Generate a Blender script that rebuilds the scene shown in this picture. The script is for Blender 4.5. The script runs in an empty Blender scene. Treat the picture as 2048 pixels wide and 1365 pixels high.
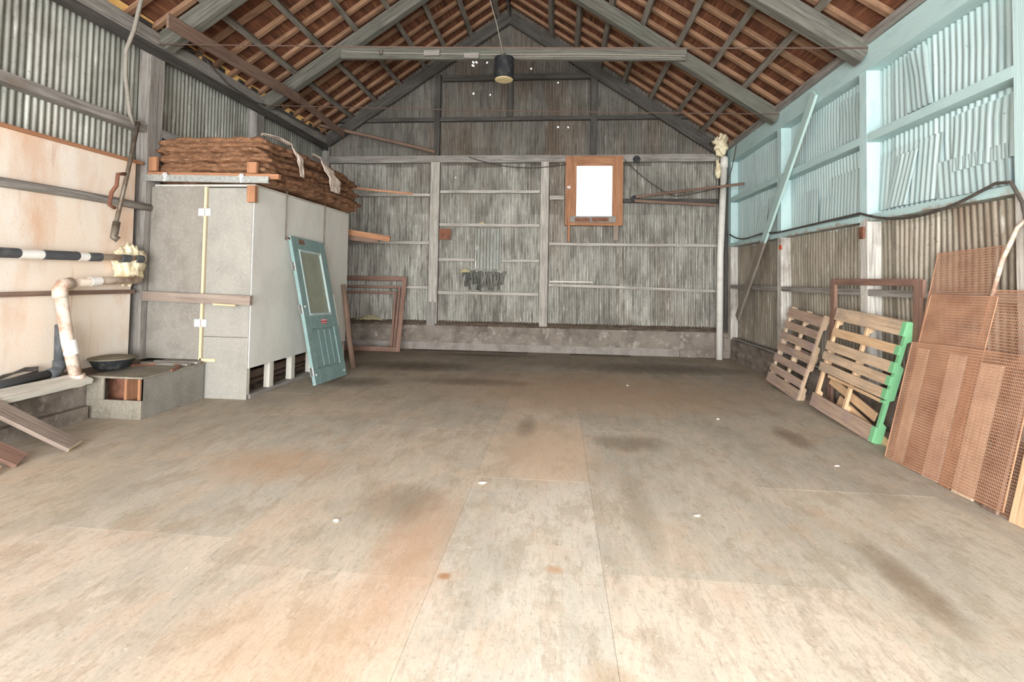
import bpy, math, random
from mathutils import Vector, Matrix, noise
random.seed(7)
R = random.uniform
sc = bpy.context.scene
col = sc.collection

# ---------------------------------------------------------------- camera
cam_d = bpy.data.cameras.new('camera')
cam = bpy.data.objects.new('camera', cam_d); col.objects.link(cam)
cam_d.sensor_width = 36.0; cam_d.lens = 1003 / 2048 * 36
cam_d.shift_y = -159.2 / 2048
cam_d.clip_start = .05; cam_d.clip_end = 200
cam.matrix_world = Matrix.Translation((0, 0, 1.5)) @ Matrix.Rotation(.0926, 4, 'Z') @ Matrix.Rotation(math.pi/2 + .0337, 4, 'X') @ Matrix.Rotation(.0167, 4, 'Z')
sc.camera = cam
# ---------------------------------------------------------------- world and lights
w = bpy.data.worlds.new('overcast_sky'); sc.world = w; w.use_nodes = True
bg = w.node_tree.nodes['Background']; bg.inputs[0].default_value = (1, .99, .97, 1); bg.inputs[1].default_value = 2.2

def area(name, loc, rot, sx, sy, power, color=(1, 1, 1)):
    l = bpy.data.lights.new(name, 'AREA'); l.shape = 'RECTANGLE'; l.size = sx; l.size_y = sy; l.energy = power; l.color = color
    o = bpy.data.objects.new(name, l); col.objects.link(o); o.location = loc; o.rotation_euler = rot
    return o
# fill light added behind the camera, standing in for daylight from an unseen doorway
area('rear_fill', (-.5, -4.2, 1.35), (math.radians(86), 0, 0), 7.5, 2.6, 1500, (1, 1, 1))
# the photographer's flash, bounced
area('camera_flash', (.3, .2, 2.1), (math.radians(84), 0, math.radians(1)), .7, .5, 70, (1, .98, .95))
sc.view_settings.view_transform = 'Standard'; sc.view_settings.look = 'None'
sc.view_settings.exposure = 0.1; sc.view_settings.gamma = 1; sc.view_settings.use_curve_mapping = False
sc.cycles.max_bounces = 6; sc.cycles.diffuse_bounces = 4; sc.cycles.caustics_reflective = False; sc.cycles.caustics_refractive = False
sc.cycles.sample_clamp_indirect = 6

# ---------------------------------------------------------------- materials
def lin(h):
    h = h.lstrip('#'); r = [int(h[i:i+2], 16)/255 for i in (0, 2, 4)]
    return tuple([(c/12.92 if c <= .04045 else ((c+.055)/1.055)**2.4) for c in r] + [1])

class NT:
    def __init__(s, name):
        s.m = bpy.data.materials.new(name); s.m.use_nodes = True; s.t = s.m.node_tree; s.n = s.t.nodes
        s.b = s.n['Principled BSDF']; s.out = s.n['Material Output']
    def new(s, k, **a):
        x = s.n.new(k)
        for q, v in a.items(): setattr(x, q, v)
        return x
    def link(s, a, b): s.t.links.new(a, b)
    def coord(s, kind):
        if kind == 'gc':
            a = s.new('ShaderNodeAttribute', attribute_name='gc'); return a.outputs['Vector']
        return s.new('ShaderNodeNewGeometry').outputs['Position']
    def mapv(s, v, sc_, loc=(0, 0, 0)):
        m = s.new('ShaderNodeMapping'); s.link(v, m.inputs[0]); m.inputs['Scale'].default_value = sc_; m.inputs['Location'].default_value = loc
        return m.outputs[0]
    def noise(s, v, scale, detail=4, rough=.6, dist=0):
        n = s.new('ShaderNodeTexNoise'); s.link(v, n.inputs['Vector']); n.inputs['Scale'].default_value = scale
        n.inputs['Detail'].default_value = detail; n.inputs['Roughness'].default_value = rough; n.inputs['Distortion'].default_value = dist
        return n.outputs[0]
    def ramp(s, f, lo, hi, amt=1):
        m = s.new('ShaderNodeMapRange'); s.link(f, m.inputs[0]); m.inputs[1].default_value = lo; m.inputs[2].default_value = hi
        m.inputs[3].default_value = 0; m.inputs[4].default_value = amt; m.interpolation_type = 'SMOOTHSTEP' if False else 'LINEAR'
        return m.outputs[0]
    def mix(s, f, a, b):
        m = s.new('ShaderNodeMix', data_type='RGBA'); 
        if isinstance(f, float): m.inputs[0].default_value = f
        else: s.link(f, m.inputs[0])
        for i, x in ((6, a), (7, b)):
            if isinstance(x, tuple): m.inputs[i].default_value = x
            else: s.link(x, m.inputs[i])
        return m.outputs[2]
    def math(s, op, a, b=None):
        m = s.new('ShaderNodeMath', operation=op)
        for i, x in enumerate((a, b)):
            if x is None: continue
            if isinstance(x, (int, float)): m.inputs[i].default_value = x
            else: s.link(x, m.inputs[i])
        return m.outputs[0]
    def fin(s, c, rough=.85, metal=0, bumpf=None, bump=.2, spec=.3):
        if isinstance(c, tuple): s.b.inputs['Base Color'].default_value = c
        else: s.link(c, s.b.inputs['Base Color'])
        s.b.inputs['Roughness'].default_value = rough; s.b.inputs['Metallic'].default_value = metal
        s.b.inputs['Specular IOR Level'].default_value = spec
        if bumpf is not None:
            b = s.new('ShaderNodeBump'); b.inputs['Strength'].default_value = bump; b.inputs['Distance'].default_value = .01
            s.link(bumpf, b.inputs['Height']); s.link(b.outputs[0], s.b.inputs['Normal'])
        return s.m

def mat(name, base, layers=(), rough=.85, metal=0, bump=.25, bs=40, bst=(1, 1, 1), cs='gc', spec=.3):
    """layers: (colour, scale, stretch, lo, hi, amount)"""
    t = NT(name); v = t.coord(cs); c = lin(base)
    for i, (cl, s_, st, lo, hi, am) in enumerate(layers):
        f = t.ramp(t.noise(t.mapv(v, st, (i*3.1, i*1.7, i*2.3)), s_, 5, .62), lo, hi, am)
        c = t.mix(f, c, lin(cl))
    bf = t.noise(t.mapv(v, bst), bs, 4) if bump else None
    return t.fin(c, rough, metal, bf, bump, spec)

G = (.06, 1, 1)      # grain stretched along local x
def wood(name, base, dark, light, extra=(), **k):
    return mat(name, base, [(dark, 45, (.05, 1, 1), .45, .7, .7), (light, 30, (.04, 1, 1), .5, .75, .6), (dark, 3, (.5, 1, 1), .5, .75, .55)] + list(extra), bump=.35, bs=60, bst=(.05, 1, 1), **k)

M = {}
M['old'] = wood('weathered_grey_wood', '94908a', '524d47', 'c4c0b8', [('7a5a44', 2.2, (.6, 1, 1), .6, .75, .5)])
M['flaky'] = wood('flaking_whitewashed_timber', 'b5b0a7', '6b655d', 'dcd9d2', [('8a7768', 2.2, (.6, 1, 1), .6, .75, .5)])
M['truss'] = wood('truss_timber', '68665e', '383631', '8e8c82', [('5c6556', 1.6, (.6, 1, 1), .5, .7, .5)])
M['dark_old'] = wood('dark_stained_timber', '4f4c48', '282624', '6f6b65')
M['purlin'] = wood('purlin_timber', '7b756b', '443f39', '9a9488')
M['rafter'] = wood('tan_rafter_wood', '96745a', '5d4332', 'b3957a', [('513c30', 4, (.5, 1, 1), .5, .7, .6)])
M['brown'] = wood('brown_wood', '80695b', '54443a', '9c8474')
M['rust_wood'] = wood('reddish_wood', 'a97b5c', '77523c', 'c79c7a')
M['frame_brown'] = wood('red_brown_frame_wood', '8f7163', '644c43', 'a88b7b')
M['white_wood'] = wood('whitewashed_wood', 'd2cfc4', '9a9488', 'e9e7de')
M['board'] = wood('grey_brown_board', '93857a', '5f534a', 'b3a79b')
M['endcut'] = mat('fresh_end_grain', 'd6c6a6', [('b7a07e', 60, (1, 1, 1), .5, .7, .6)])
M['pallet'] = wood('pallet_wood', 'dcc2a4', 'ab8f72', 'ecd6bb', [('9c8f84', 3, (.6, 1, 1), .48, .68, .75)])
M['pallet_new'] = wood('fresh_pallet_wood', 'e2c09a', 'bd9670', 'f0d8b8')
M['pallet_dirty'] = wood('dirty_pallet_wood', 'bfa693', '8f7967', 'd3bfac', [('a08f8f', 3, (.6, 1, 1), .48, .65, .6)])
M['green'] = mat('green_paint', '84c894', [('93d3a1', 8, (1, 1, 1), .5, .7, .6), ('6bb07c', 30, (.1, 1, 1), .62, .75, .5)], rough=.6)
M['concrete'] = mat('old_concrete', '8a8177', [('5e554c', 3, (1, 1, 1), .42, .65, .8), ('b3aca3', 7, (1, 1, 1), .55, .7, .7), ('4a4139', 25, (1, 1, 1), .55, .7, .4)], bump=.6, bs=25, cs='pos')
M['block'] = mat('concrete_block', '97918a', [('6f675f', 4, (1, 1, 1), .45, .7, .7)], bump=.4, cs='pos')
M['dirt'] = mat('dirt', '6e6154', [('463c33', 8, (1, 1, 1), .45, .65, .7), ('93887a', 20, (1, 1, 1), .55, .7, .5)], bump=.8, bs=30, cs='pos')
M['pvc'] = mat('dirty_white_pvc', 'ded0c0', [('a9826e', 6, (1, 1, 1), .46, .64, .85), ('7d5f52', 14, (1, 1, 1), .6, .75, .6)], rough=.5, bump=.05)
M['pvc_clean'] = mat('white_pipe', 'e4e2da', [('b5b0a4', 5, (1, 1, .3), .5, .75, .6)], rough=.45, bump=.05)
M['white_sleeve'] = mat('white_sleeve', 'f0efea', [('cfcac0', 12, (1, 1, 1), .5, .75, .5)], rough=.5, bump=0)
M['abs'] = mat('dark_grey_pipe', '4d5053', [('717374', 9, (1, 1, 1), .5, .7, .6)], rough=.6, bump=.1)
M['black'] = mat('black_plastic', '26292c', [('55534e', 14, (1, 1, 1), .5, .7, .6)], rough=.6, bump=.2)
M['dusty_black'] = mat('dusty_lid', '77705f', [('4a463e', 14, (1, 1, 1), .5, .7, .6)], bump=.3)
M['cable'] = mat('dark_cable', '4a4540', [('6e675f', 20, (1, 1, 1), .5, .7, .5)], bump=0)
M['cable_grey'] = mat('grey_cable', '8f8a80', [('6e675f', 20, (1, 1, 1), .5, .7, .5)], bump=0)
M['steel'] = mat('old_steel', '7c7468', [('5b4638', 10, (1, 1, 1), .45, .65, .8)], rough=.55, metal=.5, bump=.1)
M['rust'] = mat('rusty_metal', '8b5f4c', [('5f4236', 12, (1, 1, 1), .45, .65, .8), ('a97e64', 25, (1, 1, 1), .55, .7, .6)], rough=.8, metal=.2, bump=.3)
M['meshrust'] = mat('rusty_mesh', 'c4977a', [('a3755b', 5, (1, 1, 1), .4, .65, .7), ('cda283', 3, (1, 1, 1), .5, .7, .6)], rough=.8, bump=0, cs='pos')
M['galv'] = mat('galvanised_steel', 'b9bdba', [('8f9490', 30, (1, 1, 1), .45, .6, .6), ('dfe2df', 12, (1, 1, 1), .55, .7, .6)], rough=.45, metal=.55, bump=.05)
M['zinc'] = mat('zinc_hinge', 'dfe3e6', [('b8bcc0', 40, (1, 1, 1), .45, .65, .5)], rough=.4, metal=.4, bump=0)
M['foam'] = mat('spray_foam', 'ece2c4', [('c9b68c', 12, (1, 1, 1), .45, .65, .8), ('f6efc8', 9, (1, 1, 1), .55, .7, .8)], bump=.8, bs=40, cs='pos')
M['straw'] = mat('pale_straw', 'd4caa2', [('a89c70', 40, (1, 1, 1), .45, .65, .8)], bump=.8, cs='pos')
M['rag'] = mat('off_white_rag', 'd9cbbd', [('b8a595', 12, (1, 1, 1), .45, .7, .7)], bump=.4, cs='pos')
M['burlap'] = mat('brown_burlap', '8c6549', [('5f4230', 9, (1, 1, 4), .42, .66, .85), ('bd997a', 14, (1, 1, 5), .52, .7, .75), ('5a4030', 45, (.5, .5, 3), .5, .7, .5)], bump=.9, bs=50, bst=(.6, .6, 4), cs='pos')
M['teal_door'] = mat('teal_door_paint', '7c9795', [('93aaa8', 5, (1, 1, 1), .45, .7, .6), ('68817f', 20, (1, 1, .1), .55, .7, .5)], rough=.6, bump=.1)
M['cream'] = mat('stained_cream_panel', 'e9d9c6', [('e8e2d8', 1.1, (1, 1, .6), .42, .6, .8), ('cf9c74', 1.7, (1, 1, .35), .5, .7, .65), ('b98766', 5, (2.5, 2.5, .25), .58, .75, .55), ('8d7565', 26, (1, 1, .5), .66, .74, .5)], rough=.9, bump=.15, cs='pos')
M['grey_ply'] = mat('grey_painted_plywood', '8c8880', [('736f67', 3, (1, 1, .7), .45, .65, .65), ('9f9c94', 40, (1, 1, 1), .5, .7, .6), ('6f6a60', 90, (1, 1, .6), .58, .7, .5)], bump=.2, cs='pos')
M['grey_ply_light'] = mat('pale_grey_plywood', '9c9a92', [('888680', 3, (1, 1, .7), .45, .65, .6), ('b0aea6', 40, (1, 1, 1), .5, .7, .5), ('8b8a80', 90, (1, 1, .6), .6, .7, .4)], bump=.2, cs='pos')
M['white_ply'] = mat('white_painted_sheet', 'dcdcd4', [('cbc9c1', 2.4, (1, 1, .7), .45, .65, .6), ('e4e4de', 30, (1, 1, 1), .5, .7, .5), ('a39c90', 60, (1, 1, .5), .66, .74, .4)], bump=.08, cs='pos')
M['bench'] = mat('dusty_plywood', '8a8478', [('6e675b', 5, (1, 1, .7), .45, .65, .75), ('a3a697', 40, (1, 1, 1), .5, .7, .6), ('5c5145', 70, (1, 1, 1), .58, .7, .5)], bump=.35, cs='pos')
M['chip'] = mat('pale_chip', 'e8e2d6', bump=0)
M['red'] = mat('red_label', 'c2404a', bump=0); M['label'] = mat('white_label', 'ece6e2', bump=0)
M['orange'] = mat('orange_tag', 'cf5a35', bump=0)
M['lens'] = mat('yellowed_lamp_lens', 'd9c79a', [('b8a473', 20, (1, 1, 1), .45, .7, .6)], rough=.4, bump=0)
M['grime'] = mat('grimy_tarpaulin', '7d7d76', [('4f504c', 6, (1, 1, .3), .42, .62, .9), ('9c9c92', 14, (1, 1, .2), .5, .68, .7)], bump=.4, cs='pos')
M['pale_plank'] = wood('pale_plank_wood', 'ddc3aa', 'b38f74', 'efdcc8', [('c9a9a0', 2, (1, 1, 1), .5, .65, .7)])
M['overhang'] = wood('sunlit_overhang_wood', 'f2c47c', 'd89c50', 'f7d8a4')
M['rod'] = mat('dark_iron_rod', '5e4d44', bump=0)
M['sheath'] = None

def m_sheathing():
    t = NT('roof_board_sheathing'); v = t.coord('pos')
    c = t.mix(t.ramp(t.noise(t.mapv(v, (1, .25, 1)), 6, 5), .4, .68), lin('6f4632'), lin('432a1d'))
    c = t.mix(t.ramp(t.noise(t.mapv(v, (6, .3, 6)), 5, 4), .5, .7, .6), c, lin('a0714f'))
    c = t.mix(t.ramp(t.noise(v, 1.2, 3), .5, .66, .6), c, lin('684334'))
    return t.fin(c, .85, 0, t.noise(t.mapv(v, (4, .4, 4)), 20), .3)
M['sheath'] = m_sheathing()

def m_corr(name, base, dark, rusty, paint=None, paint_z=2.2, ramt=.5, sheet=.62, horiz='x', seed=0, dim_course=None):
    """corrugated sheet: each sheet a slightly different tone, vertical streaks, rust; optional paint above a ragged height"""
    t = NT(name); v = t.coord('gc')
    sep = t.new('ShaderNodeSeparateXYZ'); t.link(v, sep.inputs[0]); x, z = sep.outputs[0], sep.outputs[2]
    wv = t.new('ShaderNodeTexWhiteNoise', noise_dimensions='2D')
    cmb = t.new('ShaderNodeCombineXYZ'); t.link(t.math('FLOOR', t.math('DIVIDE', x, sheet)), cmb.inputs[0])
    t.link(t.math('ADD', t.math('FLOOR', t.math('DIVIDE', z, 1.42)), float(seed)), cmb.inputs[1]); t.link(cmb.outputs[0], wv.inputs['Vector'])
    c = t.mix(t.math('MULTIPLY', wv.outputs[0], .55), lin(base), lin(dark))
    c = t.mix(t.ramp(t.noise(t.mapv(v, (1, 1, .07)), 22, 4, .65), .45, .68, .65), c, lin(dark))
    c = t.mix(t.ramp(t.noise(t.mapv(v, (1, 1, .5)), 2.2, 5, .6), .46, .68, .6), c, lin('5f594f'))
    c = t.mix(t.ramp(t.noise(t.mapv(v, (.9, 1, .22), (5, 2, 7)), 1.5, 5, .6), .52, .7, ramt), c, lin(rusty))
    c = t.mix(t.ramp(t.noise(v, 38, 3, .6), .62, .7, .55), c, lin('4b443b'))
    c = t.mix(t.ramp(t.noise(t.mapv(v, (1, 1, .2), (1, 2, 3)), 12, 4, .6), .58, .7, .6), c, lin('d9d8d0'))
    if dim_course:  # browner gable sheets, darkened further to paint in the weak light up high
        c = t.mix(t.ramp(t.math('ADD', z, t.math('MULTIPLY', t.math('FRACT', t.math('MULTIPLY', t.math('FLOOR', t.math('DIVIDE', x, sheet)), .37)), .12)), dim_course, dim_course+.01, .55), c, t.mix(t.ramp(t.noise(t.mapv(v, (1.2, 1, .3), (9, 9, 9)), 1.3, 4), .45, .62), lin('57544e'), lin('5d4632')))
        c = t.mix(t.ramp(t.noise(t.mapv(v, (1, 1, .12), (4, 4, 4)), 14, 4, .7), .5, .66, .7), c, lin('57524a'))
    if paint:
        p = t.mix(t.ramp(t.noise(t.mapv(v, (1, 1, .15)), 9, 4), .5, .75, .55), lin(paint), lin('9dbfc0'))
        p = t.mix(t.ramp(t.noise(v, 30, 3), .66, .72, .5), p, lin('6d7f7f'))
        zz = t.math('ADD', z, t.math('MULTIPLY', t.math('SUBTRACT', t.noise(t.mapv(v, (1, 1, .3)), 4, 4), .5), .22))
        c = t.mix(t.ramp(zz, paint_z - .015, paint_z + .015), c, p)
    return t.fin(c, .5, .45, t.noise(v, 60, 3), .12, .5)
M['corr_back'] = m_corr('back_corrugated_iron', 'c2c1b8', '7c7a72', '86705e', dim_course=3.93)
M['corr_left'] = m_corr('left_corrugated_iron', 'b9bbb2', '7c7d74', '88705a', ramt=.3, seed=3)
M['corr_right'] = m_corr('right_corrugated_iron', 'b4ad9e', '736b5c', '775c48', paint='c4dada', seed=5, ramt=.6)
M['corr_teal'] = m_corr('teal_corrugated_iron', 'b4d2d3', '9dbfc0', 'a9c4c2', paint='c4dada', paint_z=0, seed=8)
M['corr_patch'] = m_corr('grey_patch_iron', '8f928b', '6d6f68', '77736a', seed=9, ramt=.2)

def m_painted_wood(name, paint, z0, low):
    t = NT(name); v = t.coord('gc'); pz = t.coord('pos')
    sep = t.new('ShaderNodeSeparateXYZ'); t.link(pz, sep.inputs[0])
    raw = t.mix(t.ramp(t.noise(t.mapv(v, (.05, 1, 1)), 40, 4), .45, .7, .7), lin(low), lin('6a6157'))
    raw = t.mix(t.ramp(t.noise(pz, 3, 4), .5, .7, .6), raw, lin('7e7063'))
    p = t.mix(t.ramp(t.noise(t.mapv(v, (.3, 1, 1)), 10, 4), .5, .72, .5), lin(paint), lin('9cbcbb'))
    zz = t.math('ADD', sep.outputs[2], t.math('MULTIPLY', t.math('SUBTRACT', t.noise(pz, 8, 4), .5), .2))
    c = t.mix(t.ramp(zz, z0 - .02, z0 + .02), raw, p)
    return t.fin(c, .8, 0, t.noise(t.mapv(v, (.05, 1, 1)), 50), .3)
M['rpost'] = m_painted_wood('right_post_paint', 'bfdada', 2.2, 'd3d0c8')
M['rgirt'] = m_painted_wood('right_girt_paint', 'b9d5d4', 2.19, 'b0a698')
M['rgirt_raw'] = M['old']

def m_floor():
    t = NT('worn_plywood_floor'); v = t.coord('pos')
    a = t.new('ShaderNodeAttribute', attribute_name='tone'); c = t.mix(.5, a.outputs['Color'], lin('d3ccbe'))
    c = t.mix(t.ramp(t.noise(t.mapv(v, (6, 1, 1)), 3.2, 6, .72), .46, .64, .5), c, lin('d9cabb'))
    c = t.mix(t.ramp(t.noise(t.mapv(v, (5, 1.2, 1), (3, 1, 0)), 5, 6, .72), .52, .68, .45), c, lin('9f988b'))
    c = t.mix(t.ramp(t.noise(t.mapv(v, (2, 1, 1), (7, 3, 0)), .9, 6, .65), .47, .64, .55), c, lin('aaa598'))
    c = t.mix(t.ramp(t.noise(t.mapv(v, (1.6, 1, 1), (1, 9, 0)), 1.5, 6, .65), .55, .7, .5), c, lin('c9aa8e'))
    c = t.mix(t.ramp(t.noise(t.mapv(v, (2, 1, 1), (2, 5, 0)), 2.2, 9, .78), .50, .57, .42), c, lin('a4947e'))
    c = t.mix(t.ramp(t.noise(t.mapv(v, (1.5, 1, 1), (8, 2, 0)), 1.3, 9, .75), .53, .6, .42), c, lin('d3bfa8'))
    c = t.mix(t.ramp(t.noise(t.mapv(v, (9, 1, 1), (4, 4, 0)), 7, 8, .78), .54, .64, .42), c, lin('8a8072'))
    c = t.mix(t.ramp(t.noise(t.mapv(v, (18, 1.3, 1), (6, 1, 0)), 5, 6, .75), .60, .66, .5), c, lin('efe6da'))
    c = t.mix(t.ramp(t.noise(v, 45, 4, .7), .55, .7, .36), c, lin('6d6254'))
    c = t.mix(t.ramp(t.noise(v, 24, 3, .5), .72, .76, .6), c, lin('efe6d8'))
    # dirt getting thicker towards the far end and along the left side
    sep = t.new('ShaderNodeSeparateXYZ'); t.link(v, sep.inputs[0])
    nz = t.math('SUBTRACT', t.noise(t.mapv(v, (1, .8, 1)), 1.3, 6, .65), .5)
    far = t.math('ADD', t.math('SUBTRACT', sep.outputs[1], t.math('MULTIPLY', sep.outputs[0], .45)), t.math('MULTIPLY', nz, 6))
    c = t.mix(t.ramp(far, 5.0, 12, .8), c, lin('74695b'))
    # named stains and worn patches, each with its own ragged outline
    dn = t.math('MULTIPLY', t.math('SUBTRACT', t.noise(t.mapv(v, (2.5, 1, 1)), 3, 5, .7), .5), 1.6)
    for (cx, cy, rx, ry, cc, am) in [(.55, 6.9, 2.1, 1.15, 'bf9f80', .7), (-.1, 4.5, .42, .8, 'd2b699', .7), (-2.25, 3.85, .55, .38, 'c7a482', .6),
            (-.78, 2.75, .2, .75, 'c39c7d', .7), (-1.1, 2.0, .5, .4, 'c8a481', .5), (-2.4, 8.3, 1.0, .45, '4d4438', .8), (-2.9, 6.9, .5, .3, '574c40', .7),
            (-1.4, 9.7, 1.0, .2, '4f463b', .7), (-1.2, 7.2, .8, .25, '5d5245', .6), (1.6, 8.8, 1.5, .5, '5d564d', .75), (.7, 4.75, .35, .22, '7d7362', .7), (2.28, 5.15, .12, .35, '7a6450', .8),
            (1.78, 2.75, .1, .4, '857059', .8), (-.3, 5.15, .1, .35, '6e604f', .6), (.55, 3.4, .1, .6, '8e8370', .6), (-1.0, 3.3, .25, .3, '86745d', .6),
            (-.55, 2.53, .035, .03, 'a9774f', 1), (0.0, 2.65, .05, .04, 'b98a5e', .8), (.2, 1.95, .12, .1, 'a98b69', .5)]:
        ex = t.math('DIVIDE', t.math('SUBTRACT', sep.outputs[0], cx), rx); ey = t.math('DIVIDE', t.math('SUBTRACT', sep.outputs[1], cy), ry)
        d = t.math('ADD', t.math('ADD', t.math('MULTIPLY', ex, ex), t.math('MULTIPLY', ey, ey)), dn)
        c = t.mix(t.ramp(d, 1.5, .0, am*.85), c, lin(cc))
    return t.fin(c, .8, 0, t.noise(t.mapv(v, (8, 1, 1)), 20, 5), .25, .25)
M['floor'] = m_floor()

def m_pane():
    t = NT('dusty_window_pane')
    tr = t.new('ShaderNodeBsdfTransparent'); tl = t.new('ShaderNodeBsdfTranslucent'); tl.inputs[0].default_value = (.95, .95, .95, 1)
    mx = t.new('ShaderNodeMixShader'); f = t.ramp(t.noise(t.coord('pos'), 6, 5), .4, .7, .35); t.link(f, mx.inputs[0])
    t.link(tr.outputs[0], mx.inputs[1]); t.link(tl.outputs[0], mx.inputs[2]); t.link(mx.outputs[0], t.out.inputs[0])
    return t.m
M['pane'] = m_pane()
M['door_glass'] = mat('dusty_door_glass', '8f9684', [('7b816f', 4, (1, 1, 1), .45, .65, .7), ('a6aa97', 40, (1, 1, 1), .5, .7, .5)], rough=.35, bump=.05, spec=.5)

# ---------------------------------------------------------------- mesh builder
class MB:
    def __init__(s): s.v = []; s.f = []; s.g = []; s.off = Vector((R(0, 50), R(0, 50), R(0, 50)))
    def add(s, vs, fs, gs=None):
        b = len(s.v); s.v += [tuple(p) for p in vs]
        o = Vector((R(0, 9), R(0, 9), R(0, 9)))
        s.g += [tuple(Vector(g) + o) for g in (gs or vs)]; s.f += [tuple(b+i for i in f) for f in fs]; return s
    def box(s, a, b):
        a = Vector(a); b = Vector(b); d = b - a
        vs = [(a.x, a.y, a.z), (b.x, a.y, a.z), (b.x, b.y, a.z), (a.x, b.y, a.z), (a.x, a.y, b.z), (b.x, a.y, b.z), (b.x, b.y, b.z), (a.x, b.y, b.z)]
        k = max(range(3), key=lambda i: abs(d[i])); idx = [k] + [i for i in range(3) if i != k]
        gs = [tuple(v[i] for i in idx) for v in vs]
        return s.add(vs, [(0, 3, 2, 1), (4, 5, 6, 7), (0, 1, 5, 4), (1, 2, 6, 5), (2, 3, 7, 6), (3, 0, 4, 7)], gs)
    def beam(s, a, b, w, h, up=(0, 0, 1), n=1, jit=0, w1=None, h1=None):
        """box from a to b; w across, h along 'up'"""
        a = Vector(a); b = Vector(b); d = b - a; L = d.length; x = d.normalized(); up = Vector(up)
        y = up.cross(x).normalized(); z = x.cross(y)
        w1 = w1 or w; h1 = h1 or h; vs = []; gs = []; fs = []
        for i in range(n+1):
            t = i/n; p = a + d*t + y*R(-jit, jit) + z*R(-jit, jit); ww = (w+(w1-w)*t)*(1+R(-jit, jit)*4); hh = (h+(h1-h)*t)*(1+R(-jit, jit)*4)
            for sy, sz in ((-1, -1), (1, -1), (1, 1), (-1, 1)):
                vs.append(p + y*sy*ww/2 + z*sz*hh/2); gs.append((t*L, sy*ww/2, sz*hh/2))
        fs.append((0, 3, 2, 1)); 
        for i in range(n):
            q = 4*i
            for k in range(4): fs.append((q+k, q+(k+1) % 4, q+4+(k+1) % 4, q+4+k))
        q = 4*n; fs.append((q, q+1, q+2, q+3))
        return s.add(vs, fs, gs)
    def tube(s, pts, r, n=8, cap=True, closed=False):
        pts = [Vector(p) for p in pts]; rs = r if isinstance(r, (list, tuple)) else [r]*len(pts); N = len(pts)
        vs = []; gs = []; fs = []; u = None; L = 0
        for i, p in enumerate(pts):
            if closed: d = pts[(i+1) % N] - pts[i-1]
            else: d = pts[min(i+1, N-1)] - pts[max(i-1, 0)]
            d.normalize()
            if u is None: u = d.orthogonal().normalized()
            u = (u - d*u.dot(d)).normalized(); w_ = d.cross(u)
            if i: L += (p - pts[i-1]).length
            for k in range(n):
                a = 2*math.pi*k/n; q = (u*math.cos(a) + w_*math.sin(a))*rs[i]; vs.append(p+q); gs.append((L, q.x+q.y, q.z))
        for i in range(N if closed else N-1):
            j = (i+1) % N
            for k in range(n): fs.append((i*n+k, i*n+(k+1) % n, j*n+(k+1) % n, j*n+k))
        if cap and not closed: fs.append(tuple(range(n))[::-1]); fs.append(tuple((N-1)*n+k for k in range(n)))
        return s.add(vs, fs, gs)
    def lathe(s, c, prof, n=24, ax='z'):
        """prof: (r, h) pairs"""
        vs = []; fs = []
        for r, h in prof:
            for k in range(n):
                a = 2*math.pi*k/n; x, y = r*math.cos(a), r*math.sin(a)
                vs.append(Vector(c) + Vector({'z': (x, y, h), 'x': (h, x, y), 'y': (y, h, x)}[ax]))
        m = len(prof)
        for i in range(m-1):
            for k in range(n): fs.append((i*n+k, i*n+(k+1) % n, (i+1)*n+(k+1) % n, (i+1)*n+k))
        fs.append(tuple(range(n))[::-1]); fs.append(tuple((m-1)*n+k for k in range(n)))
        return s.add(vs, fs)
    def grid(s, fn, nu, nv, th=0, nrm=None):
        vs = [Vector(fn(i/nu, j/nv)) for j in range(nv+1) for i in range(nu+1)]; fs = []
        for j in range(nv):
            for i in range(nu):
                a = j*(nu+1)+i; fs.append((a, a+1, a+nu+2, a+nu+1))
        return s.add(vs, fs)
    def blob(s, c, r, n=14, m=9, amp=.25, fr=6, seed=0):
        vs = []; fs = []
        for j in range(m+1):
            th = math.pi*j/m
            for i in range(n):
                a = 2*math.pi*i/n; d = Vector((math.sin(th)*math.cos(a), math.sin(th)*math.sin(a), math.cos(th)))
                k = 1 + amp*noise.noise(d*fr/3 + Vector((seed, seed*2, 0)))*2
                vs.append(Vector(c) + Vector((d.x*r[0], d.y*r[1], d.z*r[2]))*k)
        for j in range(m):
            for i in range(n): fs.append((j*n+i, (j+1)*n+i, (j+1)*n+(i+1) % n, j*n+(i+1) % n))
        return s.add(vs, fs)
    def build(s, name, m, parent=None, bevel=0, smooth=False, label=None, thick=0, local=False):
        me = bpy.data.meshes.new(name); o = bpy.data.objects.new(name, me); col.objects.link(o)
        if local: org = Vector()
        elif parent is not None: org = Vector(parent.get('org_', (0, 0, 0)))
        else:
            xs = [p[0] for p in s.v]; ys = [p[1] for p in s.v]; zs = [p[2] for p in s.v]
            org = Vector(((min(xs)+max(xs))/2, (min(ys)+max(ys))/2, min(zs))); o.location = org
        me.from_pydata([tuple(Vector(p)-org) for p in s.v], [], s.f)
        at = me.attributes.new('gc', 'FLOAT_VECTOR', 'POINT')
        at.data.foreach_set('vector', [x for g in s.g for x in g])
        me.materials.append(M[m] if isinstance(m, str) else m)
        if smooth: me.polygons.foreach_set('use_smooth', [True]*len(me.polygons))
        if parent is not None: o.parent = parent
        if thick:
            md = o.modifiers.new('solid', 'SOLIDIFY'); md.thickness = thick; md.offset = 0
        if bevel:
            md = o.modifiers.new('bevel', 'BEVEL'); md.width = bevel; md.segments = 2; md.limit_method = 'ANGLE'
        me.update()
        if label: o['label'] = label
        if parent is None: o['org_'] = tuple(org)
        return o

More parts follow.
